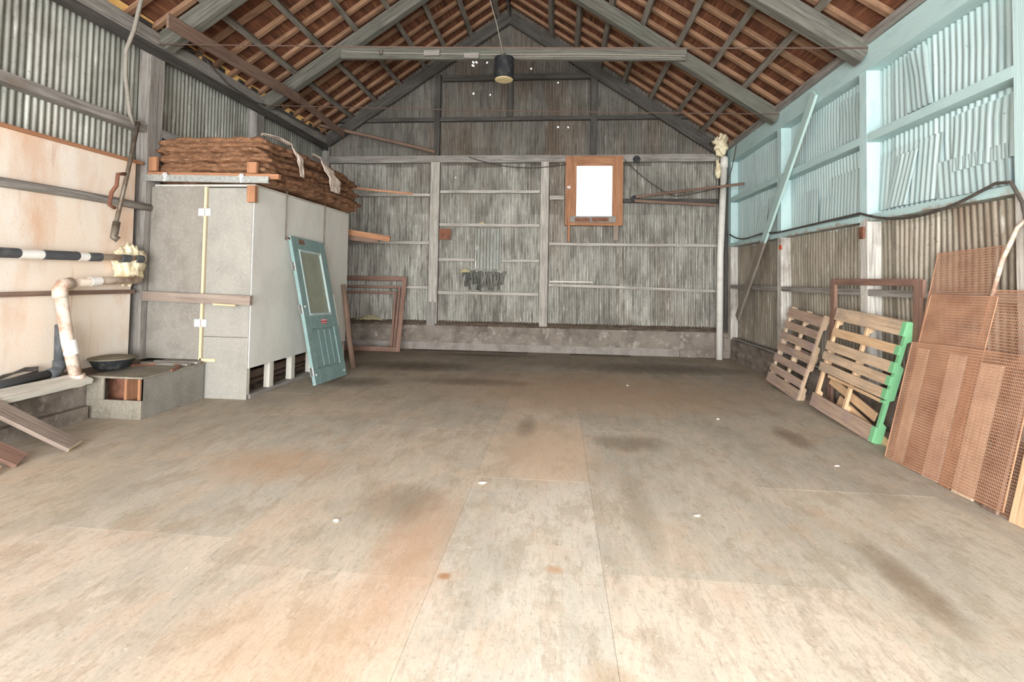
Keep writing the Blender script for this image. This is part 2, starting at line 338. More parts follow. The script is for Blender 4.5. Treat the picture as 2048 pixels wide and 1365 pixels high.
def thing(name, label, cat, loc, group=None, mtx=None):
    o = bpy.data.objects.new(name, None); col.objects.link(o); o.empty_display_size = .1
    if mtx is not None: o.matrix_world = mtx; o['org_'] = (0., 0., 0.)
    else: o.location = loc; o['org_'] = tuple(float(x) for x in loc)
    o['label'] = label; o['category'] = cat
    if group: o['group'] = group
    return o
def tag(o, label, cat, group=None, kind=None):
    o['label'] = label; o['category'] = cat
    if group: o['group'] = group
    if kind: o['kind'] = kind
    return o
def struct(o, label=None, cat=None):
    o['kind'] = 'structure'
    if label: o['label'] = label
    if cat: o['category'] = cat
    return o
def one(name, mb, m, label, cat, group=None, **k): return tag(mb.build(name, m, **k), label, cat, group)
def lean_right(x, y, z, th, roll=0):
    """frame of something leaning on the right wall: x runs to the viewer, z up the slope, y towards the wall"""
    s_, c_ = math.sin(th), math.cos(th)
    m = Matrix(((0, c_, s_, x), (-1, 0, 0, y), (0, -s_, c_, z), (0, 0, 0, 1)))
    return m @ Matrix.Rotation(roll, 4, 'Y')
def lean_left(x, y, z, th, roll=0):
    s_, c_ = math.sin(th), math.cos(th)
    m = Matrix(((0, -c_, -s_, x), (1, 0, 0, y), (0, -s_, c_, z), (0, 0, 0, 1)))
    return m @ Matrix.Rotation(roll, 4, 'Y')

# ---------------------------------------------------------------- dimensions
XL, XR, YB = -5.0, 3.34, 10.31        # inner faces of the framing
SL, SR, SB = XL-.15, XR+.15, YB+.10   # planes of the iron sheets
RX, RZ, K = -1.09, 7.1, .667          # ridge and slope of the purlin undersides
Y0 = -2.2
def roof(x): return RZ - K*abs(x-RX)

# ---------------------------------------------------------------- floor: one plywood deck, sheets of differing tone
def make_floor():
    vs, fs, cols = [], [], []
    xs = [SL-.1, -4.26, -3.04, -1.82, -.6, .25, 1.47, 2.69, SR+.1]
    offs = [0, 1.22, .3, .06, 1.36, .21, 1.43, .4]
    pal = ['b3a68f', 'a9a08c', 'bcab91', 'c8b393', 'aeaa9a', 'c2b297', 'b5a68c', 'a8a08f']
    fix = {(3, 0): 'd6c3ab', (3, 1): 'b7a78e', (4, 0): 'cfc9b9', (4, 1): 'cdb496', (5, 0): 'dfcdb6', (5, 1): 'b3aa97', (2, 0): 'd6c5b0', (6, 0): 'c9bfa9'}
    for i in range(8):
        y = Y0 + .0; k = -2
        ys = [offs[i] + 2.44*n for n in range(-2, 5)]
        for j in range(len(ys)-1):
            a, b = max(ys[j], Y0), min(ys[j+1], SB+.1)
            if b <= a: continue
            n0 = len(vs); g = .0007
            dz = R(-.0003, .0003)
            vs += [(xs[i]+g, a+g, dz), (xs[i+1]-g, a+g, dz), (xs[i+1]-g, b-g, dz), (xs[i]+g, b-g, dz)]
            vs += [(xs[i]+g, a+g, -.02), (xs[i+1]-g, a+g, -.02), (xs[i+1]-g, b-g, -.02), (xs[i]+g, b-g, -.02)]
            fs += [(n0, n0+1, n0+2, n0+3)] + [(n0+q, n0+4+q, n0+4+(q+1) % 4, n0+(q+1) % 4) for q in range(4)]
            jj = 0 if a <= 1.9 else 1 if a <= 4.0 else 2
            cname = fix.get((i, 0 if b <= 3.9 and b > 1.5 else 1 if 3.9 < b <= 6.4 else 9), random.choice(pal))
            cols += [lin(cname)]*8
    n0 = len(vs); vs += [(SL-.1, Y0, -.02), (SR+.1, Y0, -.02), (SR+.1, SB+.1, -.02), (SL-.1, SB+.1, -.02), (SL-.1, Y0, -.06), (SR+.1, Y0, -.06), (SR+.1, SB+.1, -.06), (SL-.1, SB+.1, -.06)]
    fs += [(n0, n0+1, n0+2, n0+3), (n0+7, n0+6, n0+5, n0+4)] + [(n0+q, n0+4+q, n0+4+(q+1) % 4, n0+(q+1) % 4) for q in range(4)]
    cols += [lin('55493c')]*8
    me = bpy.data.meshes.new('floor'); me.from_pydata(vs, [], fs)
    at = me.color_attributes.new('tone', 'FLOAT_COLOR', 'POINT')
    at.data.foreach_set('color', [x for c in cols for x in c])
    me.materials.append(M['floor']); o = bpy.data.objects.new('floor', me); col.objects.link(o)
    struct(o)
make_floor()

# ---------------------------------------------------------------- corrugated sheets
PITCH = .068
def corrugated(mb, plane, h0, h1, zb, ztop, amp=.011, holes=(), win=None, rows=None, gap=None, dents=0, ns=8, flip=1):
    """plane: function (h, z, d) -> point, d = depth into the room"""
    n = int((h1-h0)/PITCH*ns); hs = [h0 + (h1-h0)*i/n for i in range(n+1)]
    zt = ztop if callable(ztop) else (lambda h: ztop)
    zmax = max(zt(h) for h in hs)
    zr = set([zb]); z = zb
    while z < zmax: z += .35; zr.add(round(min(z, zmax), 4))
    for (hh, hz, hr) in holes: zr |= {round(hz-hr, 4), round(hz+hr, 4)}
    if win: zr |= {win[2], win[3]}
    zr = sorted(zr); vs = []; gs = []; fs = []
    for z in zr:
        for h in hs:
            zz = min(z, zt(h))
            d = amp*math.sin(2*math.pi*h/PITCH)
            sh = math.floor(h/.62); d += .004*((sh*7) % 3 - 1)
            if dents: d += dents*noise.noise(Vector((h*1.3, zz*1.3, 3.7)))
            vs.append(plane(h, zz, d)); gs.append((h, d, zz))
    W_ = len(hs)
    for j in range(len(zr)-1):
        for i in range(n):
            hc = (hs[i]+hs[i+1])/2; zc = (zr[j]+zr[j+1])/2
            if zr[j] >= max(zt(hs[i]), zt(hs[i+1])) - 1e-4: continue
            if win and win[0] < hc < win[1] and win[2] < zc < win[3]: continue
            if any(abs(hc-a) < r and abs(zc-b) < r for a, b, r in holes): continue
            a = j*W_+i; fs.append((a, a+1, a+W_+1, a+W_))
    b = len(mb.v); mb.v += [tuple(p) for p in vs]; mb.g += gs; mb.f += [tuple(b+i for i in f) for f in fs]
    return mb

WIN = (.34, 1.08, 2.80, 3.86)
holes = [(-1.87, 6.09, .018), (-1.80, 6.09, .018), (-1.87, 6.02, .02), (-1.57, 6.08, .016), (-.63, 5.93, .016), (-1.85, 5.42, .016), (-1.49, 5.38, .015), (-.06, 5.61, .013),
         (-.05, 4.67, .015), (.16, 4.665, .015), (.83, 5.81, .014), (1.34, 5.50, .015), (-1.13, 6.93, .035), (-.87, 6.89, .016), (-3.39, 5.6, .014), (-2.84, 5.9, .012), (-3.96, 5.25, .025), (-4.49, 4.95, .03), (2.85, 4.52, .018), (-2.2, 3.62, .008)]
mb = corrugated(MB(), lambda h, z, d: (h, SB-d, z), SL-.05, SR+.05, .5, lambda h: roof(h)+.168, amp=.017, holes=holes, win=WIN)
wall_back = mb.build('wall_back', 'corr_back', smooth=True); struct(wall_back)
ob_ = wall_back
P = wall_back
def part(name, mb, m, parent, **k): return mb.build(name, m, parent=parent, **k)

# framing on the back wall
yb = (YB + SB - .012)/2; dY = SB - .012 - YB
def hgirt(x0, x1, z, h=.07, m='flaky', z1=None, d=None):
    part('girt', MB().beam((x0, yb if d is None else YB+d, z), (x1, yb if d is None else YB+d, z if z1 is None else z1), dY if d is None else .05, h, n=6, jit=.003), m, wall_back)
hgirt(SL, SR, 3.99, .15, 'old')
hgirt(-4.86, 3.16, 4.84, .08, 'dark_old'); hgirt(-2.5, .62, 5.72, .12, 'dark_old')
for z in (3.23, 2.22, 1.28): hgirt(-4.86, -2.72, z, .06)
for z in (3.30, 2.60, 1.18): hgirt(-2.5, -.40, z, .06)
hgirt(-2.5, -1.74, 1.87, .06); hgirt(-1.18, -.40, 1.87, .06)
hgirt(-.2, .10, 3.18, .08); hgirt(1.3, 3.2, 3.12, .08, 'dark_old'); hgirt(-.2, 3.2, 2.22, .055); hgirt(-.2, 3.2, 1.38, .055, z1=1.31)
hgirt(-.18, .7, 1.45, .03, 'white_wood')
for (x, z0, z1, wd, m) in [(-2.61, .5, 3.92, .19, 'flaky'), (-.30, .5, 3.92, .16, 'flaky'), (-5.02, .5, 4.4, .16, 'old'), (3.27, .5, 3.92, .16, 'dark_old'),
                           (-2.6, 4.07, 5.8, .13, 'dark_old'), (.68, 4.07, 5.75, .13, 'dark_old'), (-1.05, 4.88, 5.66, .1, 'dark_old')]:
    part('post', MB().beam((x, yb-.012, z0), (x, yb-.012, z1), wd, dY+.02, up=(0, 1, 0), n=8, jit=.002), m, wall_back)
part('post_block', MB().box((-2.72, YB-.06, .5), (-2.54, YB-.015, .98)), 'old', wall_back)
for sgn, xe in ((-1, SL), (1, SR)):
    x0 = RX + sgn*.02
    part('rake_board', MB().beam((x0, YB-.03, roof(x0)-.13), (xe, YB-.03, roof(xe)-.13), .06, .22, up=(0, 0, 1), n=8, jit=.002), 'dark_old', wall_back)
# patches on the back wall
mb = corrugated(MB(), lambda h, z, d: (h, YB+.02-d*.6, z), -1.73, -1.2, 1.68, 2.53, amp=.007)
part('patch_sheet', mb, 'corr_patch', wall_back, smooth=True)
sc_ = MB()
for i in range(15):
    xx = -1.98+.058*i; L_ = .22+.2*abs(math.sin(i*2.3)) - .012*abs(i-7); zt_ = 1.66-.06*abs(math.sin(i*1.1))
    sc_.grid(lambda u, v, xx=xx, L_=L_, zt_=zt_, i=i: (xx+.062*u*(1-.45*v)+.02*math.sin(v*5+i), YB-.0-.015*math.sin(u*3.1)-.01*(i % 2), zt_-L_*v), 3, 8)
part('tarpaulin_scrap', sc_, 'grime', wall_back, smooth=True, thick=.003)
part('rusty_plate', MB().box((-2.5, YB-.012, 2.29), (-2.25, YB-.002, 2.52)), 'rust', wall_back)
for (x, z) in ((1.55, 3.96), (1.52, 3.15)): part('anchor_washer', MB().lathe((x, YB-.02, z), [(.075, -.012), (.075, .01), (.03, .012)], 16, 'y'), 'black', wall_back)

# window
wo = bpy.data.objects.new('window_1', None); col.objects.link(wo); wo.location = (.71, YB, 2.6); wo['org_'] = (.71, YB, 2.6); struct(wo)
y0, y1 = YB-.05, SB+.04
fr = MB(); fr.box((.12, y0, 2.6), (.34, y1, 4.03)).box((1.08, y0, 2.6), (1.28, y1, 4.03)).box((.34, y0, 3.86), (1.08, y1, 4.03)).box((.34, y0, 2.6), (1.08, y1, 2.66))
part('window_frame', fr, 'rust_wood', wo, bevel=.004)
fi = MB(); fi.box((.30, y0-.015, 2.76), (.345, y0, 3.9)).box((1.07, y0-.015, 2.76), (1.10, y0, 3.9)).box((.345, y0-.015, 3.83), (1.07, y0, 3.9))
part('window_sash', fi, 'rust_wood', wo)
part('window_sill', MB().box((.22, y0-.03, 2.66), (1.14, y1, 2.79)), 'old', wo, bevel=.006)
part('rust_patch', MB().box((.32, y0-.036, 2.675), (.62, y0-.031, 2.75)).box((.66, y0-.036, 2.68), (1.0, y0-.031, 2.755)), 'rust', wo)
part('pane', MB().box((.34, SB, 2.79), (1.08, SB+.006, 3.86)), 'pane', wo)
part('window_leg', MB().box((.17, y0+.005, 2.27), (.22, y0+.04, 2.6)), 'rust_wood', wo); part('window_leg', MB().box((1.1, y0+.005, 2.3), (1.2, y0+.04, 2.6)), 'board', wo)
hg = MB(); hg.box((.15, y0-.008, 3.36), (.22, y0, 3.375)).box((.15, y0-.008, 3.39), (.22, y0, 3.405)).box((.15, y0-.008, 3.36), (.165, y0, 3.405)); part('latch_plate', hg, 'zinc', wo)

# back curb
cb = MB().box((SL, YB-.07, .15), (SR, SB+.1, .50)).box((SL, YB-.045, 0), (SR, SB+.1, .15)); struct(part('baseboard_back', cb, 'concrete', None))
bk = MB(); x = SL
while x < 2.35:
    bk.box((x, YB-.055, 0), (min(x+.402, 2.4), SB, .148)); x += .409
part('block_course', bk, 'block', bpy.data.objects['baseboard_back'])
part('ledge_dirt', MB().grid(lambda u, v: (SL+.1+(SR-SL-.2)*u, YB-.06+.17*v, .502+.09*v**.7+.02*noise.noise(Vector((u*40, v*3, 0)))), 120, 6), 'dirt', bpy.data.objects['baseboard_back'], smooth=True)
part('rubble_footing', MB().box((2.41, YB-.09, 0), (SR, YB, .149)), 'concrete', bpy.data.objects['baseboard_back'])

# ---------------------------------------------------------------- left wall
mb = corrugated(MB(), lambda h, z, d: (SL+d, h, z), Y0, SB, .4, 4.42)
wall_left = mb.build('wall_left', 'corr_left', smooth=True); struct(wall_left)
xa = (SL+.012+XL)/2; dX = XL-SL-.012
def lgirt(y0, y1, z, h, m='old', z1=None): part('girt', MB().beam((xa, y0, z), (xa, y1, z if z1 is None else z1), dX, h, n=8, jit=.003), m, wall_left)
for ya, yb_ in ((Y0, 5.60), (5.84, 7.76), (8.0, 10.2)): lgirt(ya, yb_, 3.25, .10)
for (y, m) in ((1.6, 'old'), (3.7-.15, 'old')): pass
for y in (5.72, 7.88, 3.35): part('post', MB().beam((xa, y, .45), (xa, y, 4.26), .20 if y != 5.72 else .22, dX+.01, up=(1, 0, 0), n=8, jit=.003), 'old', wall_left)
part('wall_plate', MB().beam((xa, Y0, 4.36), (xa, SB-.05, 4.36), dX+.02, .18, n=14, jit=.003), 'old', wall_left)
part('plate_board', MB().beam((XL+.02, 4.2, 4.22), (XL+.02, SB-.12, 4.24), .04, .12, n=10, jit=.004), 'dark_old', wall_left)
part('eave_board', MB().beam((XL+.0, Y0, 4.44), (XL+.0, SB-.1, 4.43), .05, .07, n=14, jit=.006), 'old', wall_left)
# cream panels on the lower wall in front of the iron
for (a, b) in ((Y0, .62), (.63, 3.06), (3.07, 5.5)):
    part('wall_panel', MB().box((XL-.05, a, .46), (XL-.035, b, 2.80)), 'cream', wall_left)
part('batten', MB().beam((XL-.02, Y0, 2.81), (XL-.02, 5.56, 2.81), .05, .035, n=8, jit=.002), 'rust_wood', wall_left)
part('round_rail', MB().tube([(XL+.0, Y0+i*.5, 2.29+.01*math.sin(i)) for i in range(17)], .045, 10), 'old', wall_left, smooth=True)
part('batten', MB().beam((XL-.01, Y0, 1.29), (XL-.01, 5.5, 1.27), .05, .045, n=8, jit=.003), 'brown', wall_left)
# left curb
bl = MB().box((SL, Y0, 0), (XL+.18, 5.66, .41)).box((SL, 5.66, 0), (XL-.02, SB, .41)); struct(part('baseboard_left', bl, 'concrete', None)); BL = bpy.data.objects['baseboard_left']
part('ledge_dirt', MB().grid(lambda u, v: (XL-.03+.2*u, 1.5+4.1*v, .412+.05*(1-u)+.015*noise.noise(Vector((u*3, v*30, 0)))), 8, 80), 'dirt', BL, smooth=True)
part('foundation_base', MB().box((XL+.18, Y0, 0), (XL+.27, 4.72, .13)), 'concrete', BL)

# ---------------------------------------------------------------- right wall
mb = corrugated(MB(), lambda h, z, d: (SR-d, h, z), Y0, SB, .36, 4.12, amp=.012, dents=.02)
wall_right = mb.build('wall_right', 'corr_right', smooth=True); struct(wall_right)
xa2 = (SR-.012+XR)/2
def rgirt(y0, y1, z, h, m='rgirt', dx=0): part('girt', MB().beam((xa2, y0, z), (xa2, y1, z), dX, h, n=8, jit=.002), m, wall_right)
posts = (5.84, 7.96, 3.93, 1.9)
for y in posts: part('post', MB().beam((xa2+.003, y, .38), (xa2+.003, y, 3.86), .13, dX+.006, up=(1, 0, 0), n=8, jit=.002), 'rpost', wall_right)
part('post', MB().beam((xa2+.003, 10.2, .38), (xa2+.003, 10.2, 3.86), .15, dX, up=(1, 0, 0), n=6, jit=.002), 'rpost', wall_right)
part('wall_plate', MB().beam((xa2, Y0, 3.98), (xa2, SB-.1, 3.98), dX+.03, .26, n=14, jit=.002), 'rgirt', wall_right)
part('eave_board', MB().beam((XR-.02, Y0, 4.16), (XR-.02, SB-.1, 4.16), .09, .09, n=18, jit=.006), 'old', wall_right)
for ya, yb_ in ((2.0, 3.86), (4.0, 5.77), (5.91, 7.89), (8.03, 10.12)):
    rgirt(ya, yb_, 3.10, .09); rgirt(ya, yb_, 2.22, .07); rgirt(ya, yb_, 1.41, .07, 'old')
# loose, overlapping and torn pieces of painted iron
def loose(y0, y1, z0, z1, d0, d1, tilt=0, m='corr_teal', bend=.0):
    def pl(h, z, d):
        t = (z-z0)/(z1-z0); hh = h + tilt*t; off = d0 + (d1-d0)*.45*(1-t) + .35*bend*noise.noise(Vector((h*5, z*5, y0)))
        return (SR-.014-off-d, hh, z)
    part('loose_sheet', corrugated(MB(), pl, y0, y1, z0, z1, amp=.011, ns=6), m, wall_right, smooth=True)
loose(6.0, 6.7, 2.3, 2.85, .01, .06); loose(7.0, 7.35, 2.3, 2.78, .01, .09, .06, bend=.04); loose(6.72, 7.0, 2.31, 2.62, .01, .05)
loose(4.9, 5.75, 2.3, 2.9, .01, .05, -.05); loose(4.1, 4.75, 2.5, 3.0, .01, .06, bend=.04); loose(4.15, 4.85, 2.28, 2.62, .02, .07, .05, bend=.06)
loose(5.3, 5.6, 2.3, 2.82, .03, .07, -.16, bend=.05); loose(4.95, 5.25, 3.2, 3.8, .02, .06, .1, bend=.07); loose(8.2, 8.6, 2.3, 2.9, .01, .06, .04); loose(8.7, 9.1, 2.35, 2.8, .01, .08, -.04)
loose(6.05, 6.5, 3.2, 3.75, .01, .05, .05, bend=.06)
part('orange_tag', MB().box((XR-.012, 7.86, 2.0), (XR-.006, 7.94, 2.07)), 'orange', wall_right)
part('red_block', MB().box((XR-.03, 5.80, 2.0), (XR-.006, 5.88, 2.13)), 'rust', wall_right)
# right curb
br = MB()
def curbface(u, v): return (XR+.01-.03*noise.noise(Vector((u*30, v*4, 0))) + .01*v, Y0+(SB-.25-Y0)*u, .39*v)
br.grid(curbface, 200, 6)
br.grid(lambda u, v: (XR+.02-.03*noise.noise(Vector((u*30, 4, 0))) + v*(SR-XR-.02), Y0+(SB-.25-Y0)*u, .39+.04*v+.015*noise.noise(Vector((u*60, v*5, 3)))), 200, 4)
br.box((XR+.06, Y0, 0), (SR+.02, SB-.25, .36))
struct(part('baseboard_right', br, 'concrete', None, smooth=False))
part('sill_board', MB().beam((XR+.05, 6.2, .425), (XR+.04, 10.0, .425), .10, .03, n=8, jit=.004), 'old', bpy.data.objects['baseboard_right'])

# ---------------------------------------------------------------- roof
ceil = MB()
def slope_pt(x, off): return (x, roof(x)+off)
for sgn, xe in ((-1, SL-.55), (1, SR+.55)):
    z0, z1 = RZ+.17, RZ+.17-K*abs(xe-RX)
    a = [(RX, Y0, z0), (RX, SB+.3, z0), (xe, SB+.3, z1), (xe, Y0, z1)]
    b = [(x, y, z+.025) for x, y, z in a]
    fs = [(0, 1, 2, 3), (7, 6, 5, 4)] + [(q, 4+q, 4+(q+1) % 4, (q+1) % 4) for q in range(4)]
    if sgn > 0: fs = [f[::-1] for f in fs]
    ceil.add(a+b, fs)
ceiling = part('ceiling', ceil, 'sheath', None); struct(ceiling)
for sgn, xs in ((-1, (-4.45, -3.93, -3.41, -2.88, -2.41, -1.90, -1.33)), (1, (-.20, .32, .80, 1.29, 1.82, 2.33, 2.82))):
    for x in xs:
        off = R(-.008, .008)
        part('purlin', MB().beam((x+off, 1.5, roof(x)+.045), (x-off, SB, roof(x)+.045), .08, .09, up=(sgn*K, 0, 1), n=14, jit=.006), 'purlin', ceiling)
for sgn, xe in ((-1, SL-.5), (1, SR+.5)):
    y = 3.15
    while y < 10.3:
        part('rafter', MB().beam((RX+sgn*.03, y, RZ+.125), (xe, y+R(-.01, .01), RZ+.125-K*abs(xe-RX)), .065, .06, up=(0, 0, 1), n=6, jit=.003), 'rafter', ceiling)
        y += .37
part('ridge_board', MB().beam((RX, 1.5, RZ+.03), (RX, SB, RZ+.03), .04, .16, n=4), 'dark_old', ceiling)
# board under the left eave, with daylight showing beneath it
part('eave_plank', MB().beam((-4.45, 5.2, 4.36), (-4.45, 8.07, 4.50), .03, .17, n=5, jit=.002).beam((-4.45, 8.07, 4.50), (-4.46, 9.9, 4.42), .03, .13, n=5, jit=.002), 'brown', ceiling)
# blocking between the wall plate and the roof boards, with gaps
for sgn, xw, zw, name in ((-1, XL-.08, 4.45, wall_left), (1, XR+.09, 4.11, wall_right)):
    if sgn < 0:
        gaps = [(4.9, 5.35), (6.0, 6.25), (6.48, 6.62), (6.8, 6.95), (7.08, 7.42), (7.6, 7.75), (8.0, 8.3), (8.65, 8.95), (9.1, 9.4), (9.5, 9.68)]
        e = [Y0] + [q for g_ in gaps for q in g_] + [SB]
        mbk = MB()
        for i in range(0, len(e), 2): mbk.box((xw-.03, e[i], zw), (xw, e[i+1], roof(xw)+.165))
        for g_ in gaps: mbk.box((xw-.03, g_[0], zw), (xw, g_[1], roof(xw)+.165-.12))
    else: mbk = MB().box((xw, Y0, zw), (xw+.03, SB, roof(xw)+.165))
    part('eave_blocking', mbk, 'dark_old', name)

for sgn, xe in ((-1, SL-.55),): part('eave_overhang', MB().add([(SL+.09, Y0, roof(SL+.09)+.167), (SL+.09, SB, roof(SL+.09)+.167), (xe, SB, roof(xe)+.167), (xe, Y0, roof(xe)+.167), (SL+.09, Y0, roof(SL+.09)+.160), (SL+.09, SB, roof(SL+.09)+.160), (xe, SB, roof(xe)+.160), (xe, Y0, roof(xe)+.160)], [(0, 1, 2, 3), (7, 6, 5, 4), (0, 4, 5, 1), (1, 5, 6, 2), (2, 6, 7, 3), (3, 7, 4, 0)]), 'overhang', ceiling)

def truss(y, label, wd, dp, collar=None):
    t = thing('roof_truss', label, 'roof truss', (RX, y, 4.0), 'timber roof trusses')
    for sgn, xe in ((-1, XL+.03), (1, XR-.02)):
        o_ = dp/2*1.2
        part('principal_rafter', MB().beam((RX+sgn*.02, y, RZ-o_), (xe, y, roof(xe)-o_), wd, dp, up=(0, 0, 1), n=12, jit=.004), 'truss', t)
    if collar:
        part('collar_beam', MB().beam((collar[0], y-wd/2-.03, collar[2]), (collar[1], y-wd/2-.03, collar[3]), .06, .20, n=10, jit=.003), 'truss', t)
    zr_l, zr_r = roof(XL+.1)-.22, roof(XR-.1)-.14
    part('tie_rod', MB().tube([(XL-.02+(XR-XL)*i/16, y-wd/2-.01, (zr_l+(zr_r-zr_l)*i/16) - .02*math.sin(math.pi*i/16)) for i in range(17)], .008, 6), 'rod', t)
    return t
truss(5.78, 'nearer grey timber roof truss, its feet above the near wall posts', .13, .23)
truss(7.98, 'farther timber roof truss with the collar beam that carries the lamp', .13, .21, (-3.62, 1.93, 5.18, 5.02))

# ---------------------------------------------------------------- lamp and wiring on the collar beam
lamp = thing('pendant_lamp', 'black can-shaped ceiling lamp with a yellowed lens, hung under the collar beam', 'lamp', (-.9, 7.78, 4.62))
part('lamp_shade', MB().lathe((-.9, 7.78, 4.64), [(.15, 0), (.155, .01), (.155, .34), (.06, .37)], 28), 'black', lamp, smooth=False)
part('lamp_lens', MB().lathe((-.9, 7.78, 4.625), [(.10, 0), (.14, .006), (.145, .014)], 28), 'lens', lamp, label='yellowed round lens')
part('lamp_bracket', MB().tube([(-.9, 7.78, 5.0), (-.9, 7.78, 5.06), (-.9, 7.83, 5.07)], .015, 8), 'steel', lamp)
wr = MB().tube([(-.92, 7.77, 5.05), (-1.02, 7.72, 5.5), (-1.15, 7.7, 5.95), (-1.18, 7.85, 6.6)], .008, 6)
one('hanging_wire', wr, 'cable_grey', 'thin grey wire running up from the collar beam to the ridge', 'wire')
cd = thing('electrical_conduit', 'thin steel conduit with two pale junction boxes along the collar beam', 'conduit', (-1, 7.84, 5.1))
part('tube', MB().tube([(-3.6, 7.84, 5.2), (-2.95, 7.84, 5.15), (-2.2, 7.84, 5.12), (-1.2, 7.84, 5.08), (.3, 7.84, 5.05), (1.9, 7.84, 4.98)], .012, 6), 'cable_grey', cd)
part('tube', MB().tube([(-.9, 7.84, 5.03), (.2, 7.84, 5.015), (1.85, 7.84, 4.95)], .008, 6), 'cable_grey', cd)
for (x, z, w_) in ((-2.08, 5.11, .26), (-1.43, 5.045, .24)): part('junction_box', MB().box((x-w_/2, 7.79, z-.04), (x+w_/2, 7.84, z+.045)), 'old', cd, bevel=.004)
part('coupling', MB().tube([(-2.93, 7.83, 5.12), (-2.93, 7.83, 5.19)], .03, 8), 'steel', cd); part('coupling', MB().tube([(-.92, 7.83, 5.03), (-.92, 7.83, 5.1)], .02, 8), 'steel', cd)

# ---------------------------------------------------------------- loose poles and cables on the walls
one('brace_pole', MB().tube([(-5.0, 9.9, 4.62), (-3.9, 10.12, 4.42), (-2.6, 10.2, 4.12)], .035, 8), 'brown', 'dark brown pole slanting from the left eave down to the back wall post', 'pole')
one('iron_rod', MB().tube([(1.52, 10.16, 3.17), (2.4, 10.05, 3.27), (3.3, 9.3, 3.27)], .024, 8), 'brown', 'rusty rod rising from a washer on the back wall to the teal wall', 'rod')
one('timber_rail', MB().beam((1.5, 10.22, 3.10), (3.1, 10.24, 3.02), .04, .05, n=4, jit=.002), 'brown', 'short brown rail under the rusty rod, right of the window', 'rail')
one('brace_plank', MB().beam((XR-.05, 6.78, 3.98), (XR-.07, 9.55, .85), .035, .14, up=(0, 1, .9), n=10, jit=.003), m_painted_wood('brace_paint', 'b4cfca', 2.15, '8d857a'), 'long diagonal plank braced against the teal wall, painted on its upper half', 'plank')
pp = thing('drain_pipe', 'tall white plastic pipe standing in the far right corner', 'pipe', (3.13, 10.05, 0))
part('pipe', MB().tube([(3.12, 10.08, 0), (3.13, 10.08, 2), (3.2, 10.08, 3.78)], .062, 16), 'pvc_clean', pp, smooth=True)
part('elbow', MB().tube([(3.2, 10.08, 3.74), (3.2, 10.08, 3.84), (3.21, 10.10, 3.9), (3.23, 10.15, 3.93)], .072, 16), 'pvc_clean', pp, smooth=True)
one('foam_lump', MB().blob((3.1, 10.14, 3.72), (.05, .05, .17), seed=2, amp=.4), 'foam', 'yellow foam dripping beside the top of the white corner pipe', 'foam', smooth=True)
one('foam_lump', MB().blob((3.14, 10.12, 4.22), (.13, .08, .16), seed=5, amp=.7, n=20, m=14), 'foam', 'yellow foam lump stuffed under the eave in the far right corner', 'foam', smooth=True)
def sag(a, b, s_, n=14): 
    a, b = Vector(a), Vector(b); return [a+(b-a)*(i/n)+Vector((0, 0, -s_*4*(i/n)*(1-i/n))) for i in range(n+1)]
one('wall_cable', MB().tube(sag((-1.9, YB-.05, 4.02), (.12, YB-.05, 3.86), .14), .009, 6), 'cable', 'thin dark cable sagging between the tie beam and the window', 'cable')
one('wall_cable', MB().tube(sag((1.3, YB-.05, 3.95), (2.3, YB-.05, 3.2), .08)+sag((2.3, YB-.06, 3.2), (3.2, 10.0, 3.36), .02)+sag((3.2, 10.0, 3.36), (XR-.04, 9.7, 4.08), .12), .009, 6), 'cable', 'thin dark cable drooping from the window to the right corner', 'cable')
pts = sag((3.28, 10.0, 2.42), (3.28, 8.9, 2.28), .06)+sag((3.29, 8.9, 2.28), (3.29, 7.9, 2.26), -.02)+sag((3.3, 7.9, 2.26), (3.3, 5.84, 2.28), .0)[1:]+sag((3.29, 5.78, 2.27), (3.29, 4.25, 2.24), .12)[1:]+[Vector((3.29, 4.1, 2.28)), Vector((3.3, 3.98, 2.27)), Vector((3.29, 3.88, 2.1)), Vector((3.29, 3.82, 1.8)), Vector((3.29, 3.8, 1.4))]
one('wall_cable', MB().tube(pts, .013, 8), 'cable', 'grey cable looping along the girt under the teal paint', 'cable', smooth=True)
one('wall_conduit', MB().tube([(3.29, 3.7, 1.98), (3.29, 3.86, 1.97), (3.29, 3.92, 1.93), (3.29, 4.05, 1.7), (3.3, 4.2, 1.3)], .016, 8), 'pvc', 'pale thin pipe bending down behind the mesh by the near right post', 'pipe', smooth=True)
one('eave_cable', MB().tube([(-4.93, 5.7, 4.33), (-4.9, 6.3, 4.5), (-4.9, 6.9, 4.3), (-4.92, 7.6, 4.28), (-4.9, 8.2, 4.38), (-4.9, 8.8, 4.4), (-4.9, 9.6, 4.42)], .012, 6), 'cable', 'black cable drooping along the left wall plate', 'cable')

# left hanging cable and pole
one('hanging_cable', MB().tube([(-4.72, 5.12, 4.75), (-4.72, 5.13, 4.55), (-4.74, 5.08, 4.2), (-4.80, 5.05, 3.95), (-4.86, 5.12, 3.7), (-4.88, 5.22, 3.3), (-4.9, 5.3, 3.2)], .022, 8), 'cable_grey', 'grey cable hanging down from the left eave in front of the post', 'cable', smooth=True)
pl = thing('hanging_pipe', 'rusty steel pipe with an elbow, hanging aslant on the cream panel', 'pipe', (-4.85, 5.05, 1.9))
part('pipe', MB().tube([(-4.9, 5.36, 3.25), (-4.86, 5.2, 2.6), (-4.84, 5.05, 1.98)], .022, 10), 'steel', pl, smooth=True)
part('elbow', MB().tube([(-4.84, 5.07, 2.05), (-4.84, 5.05, 1.92), (-4.83, 5.03, 1.88), (-4.80, 5.06, 1.85)], .036, 10), 'steel', pl, smooth=True)
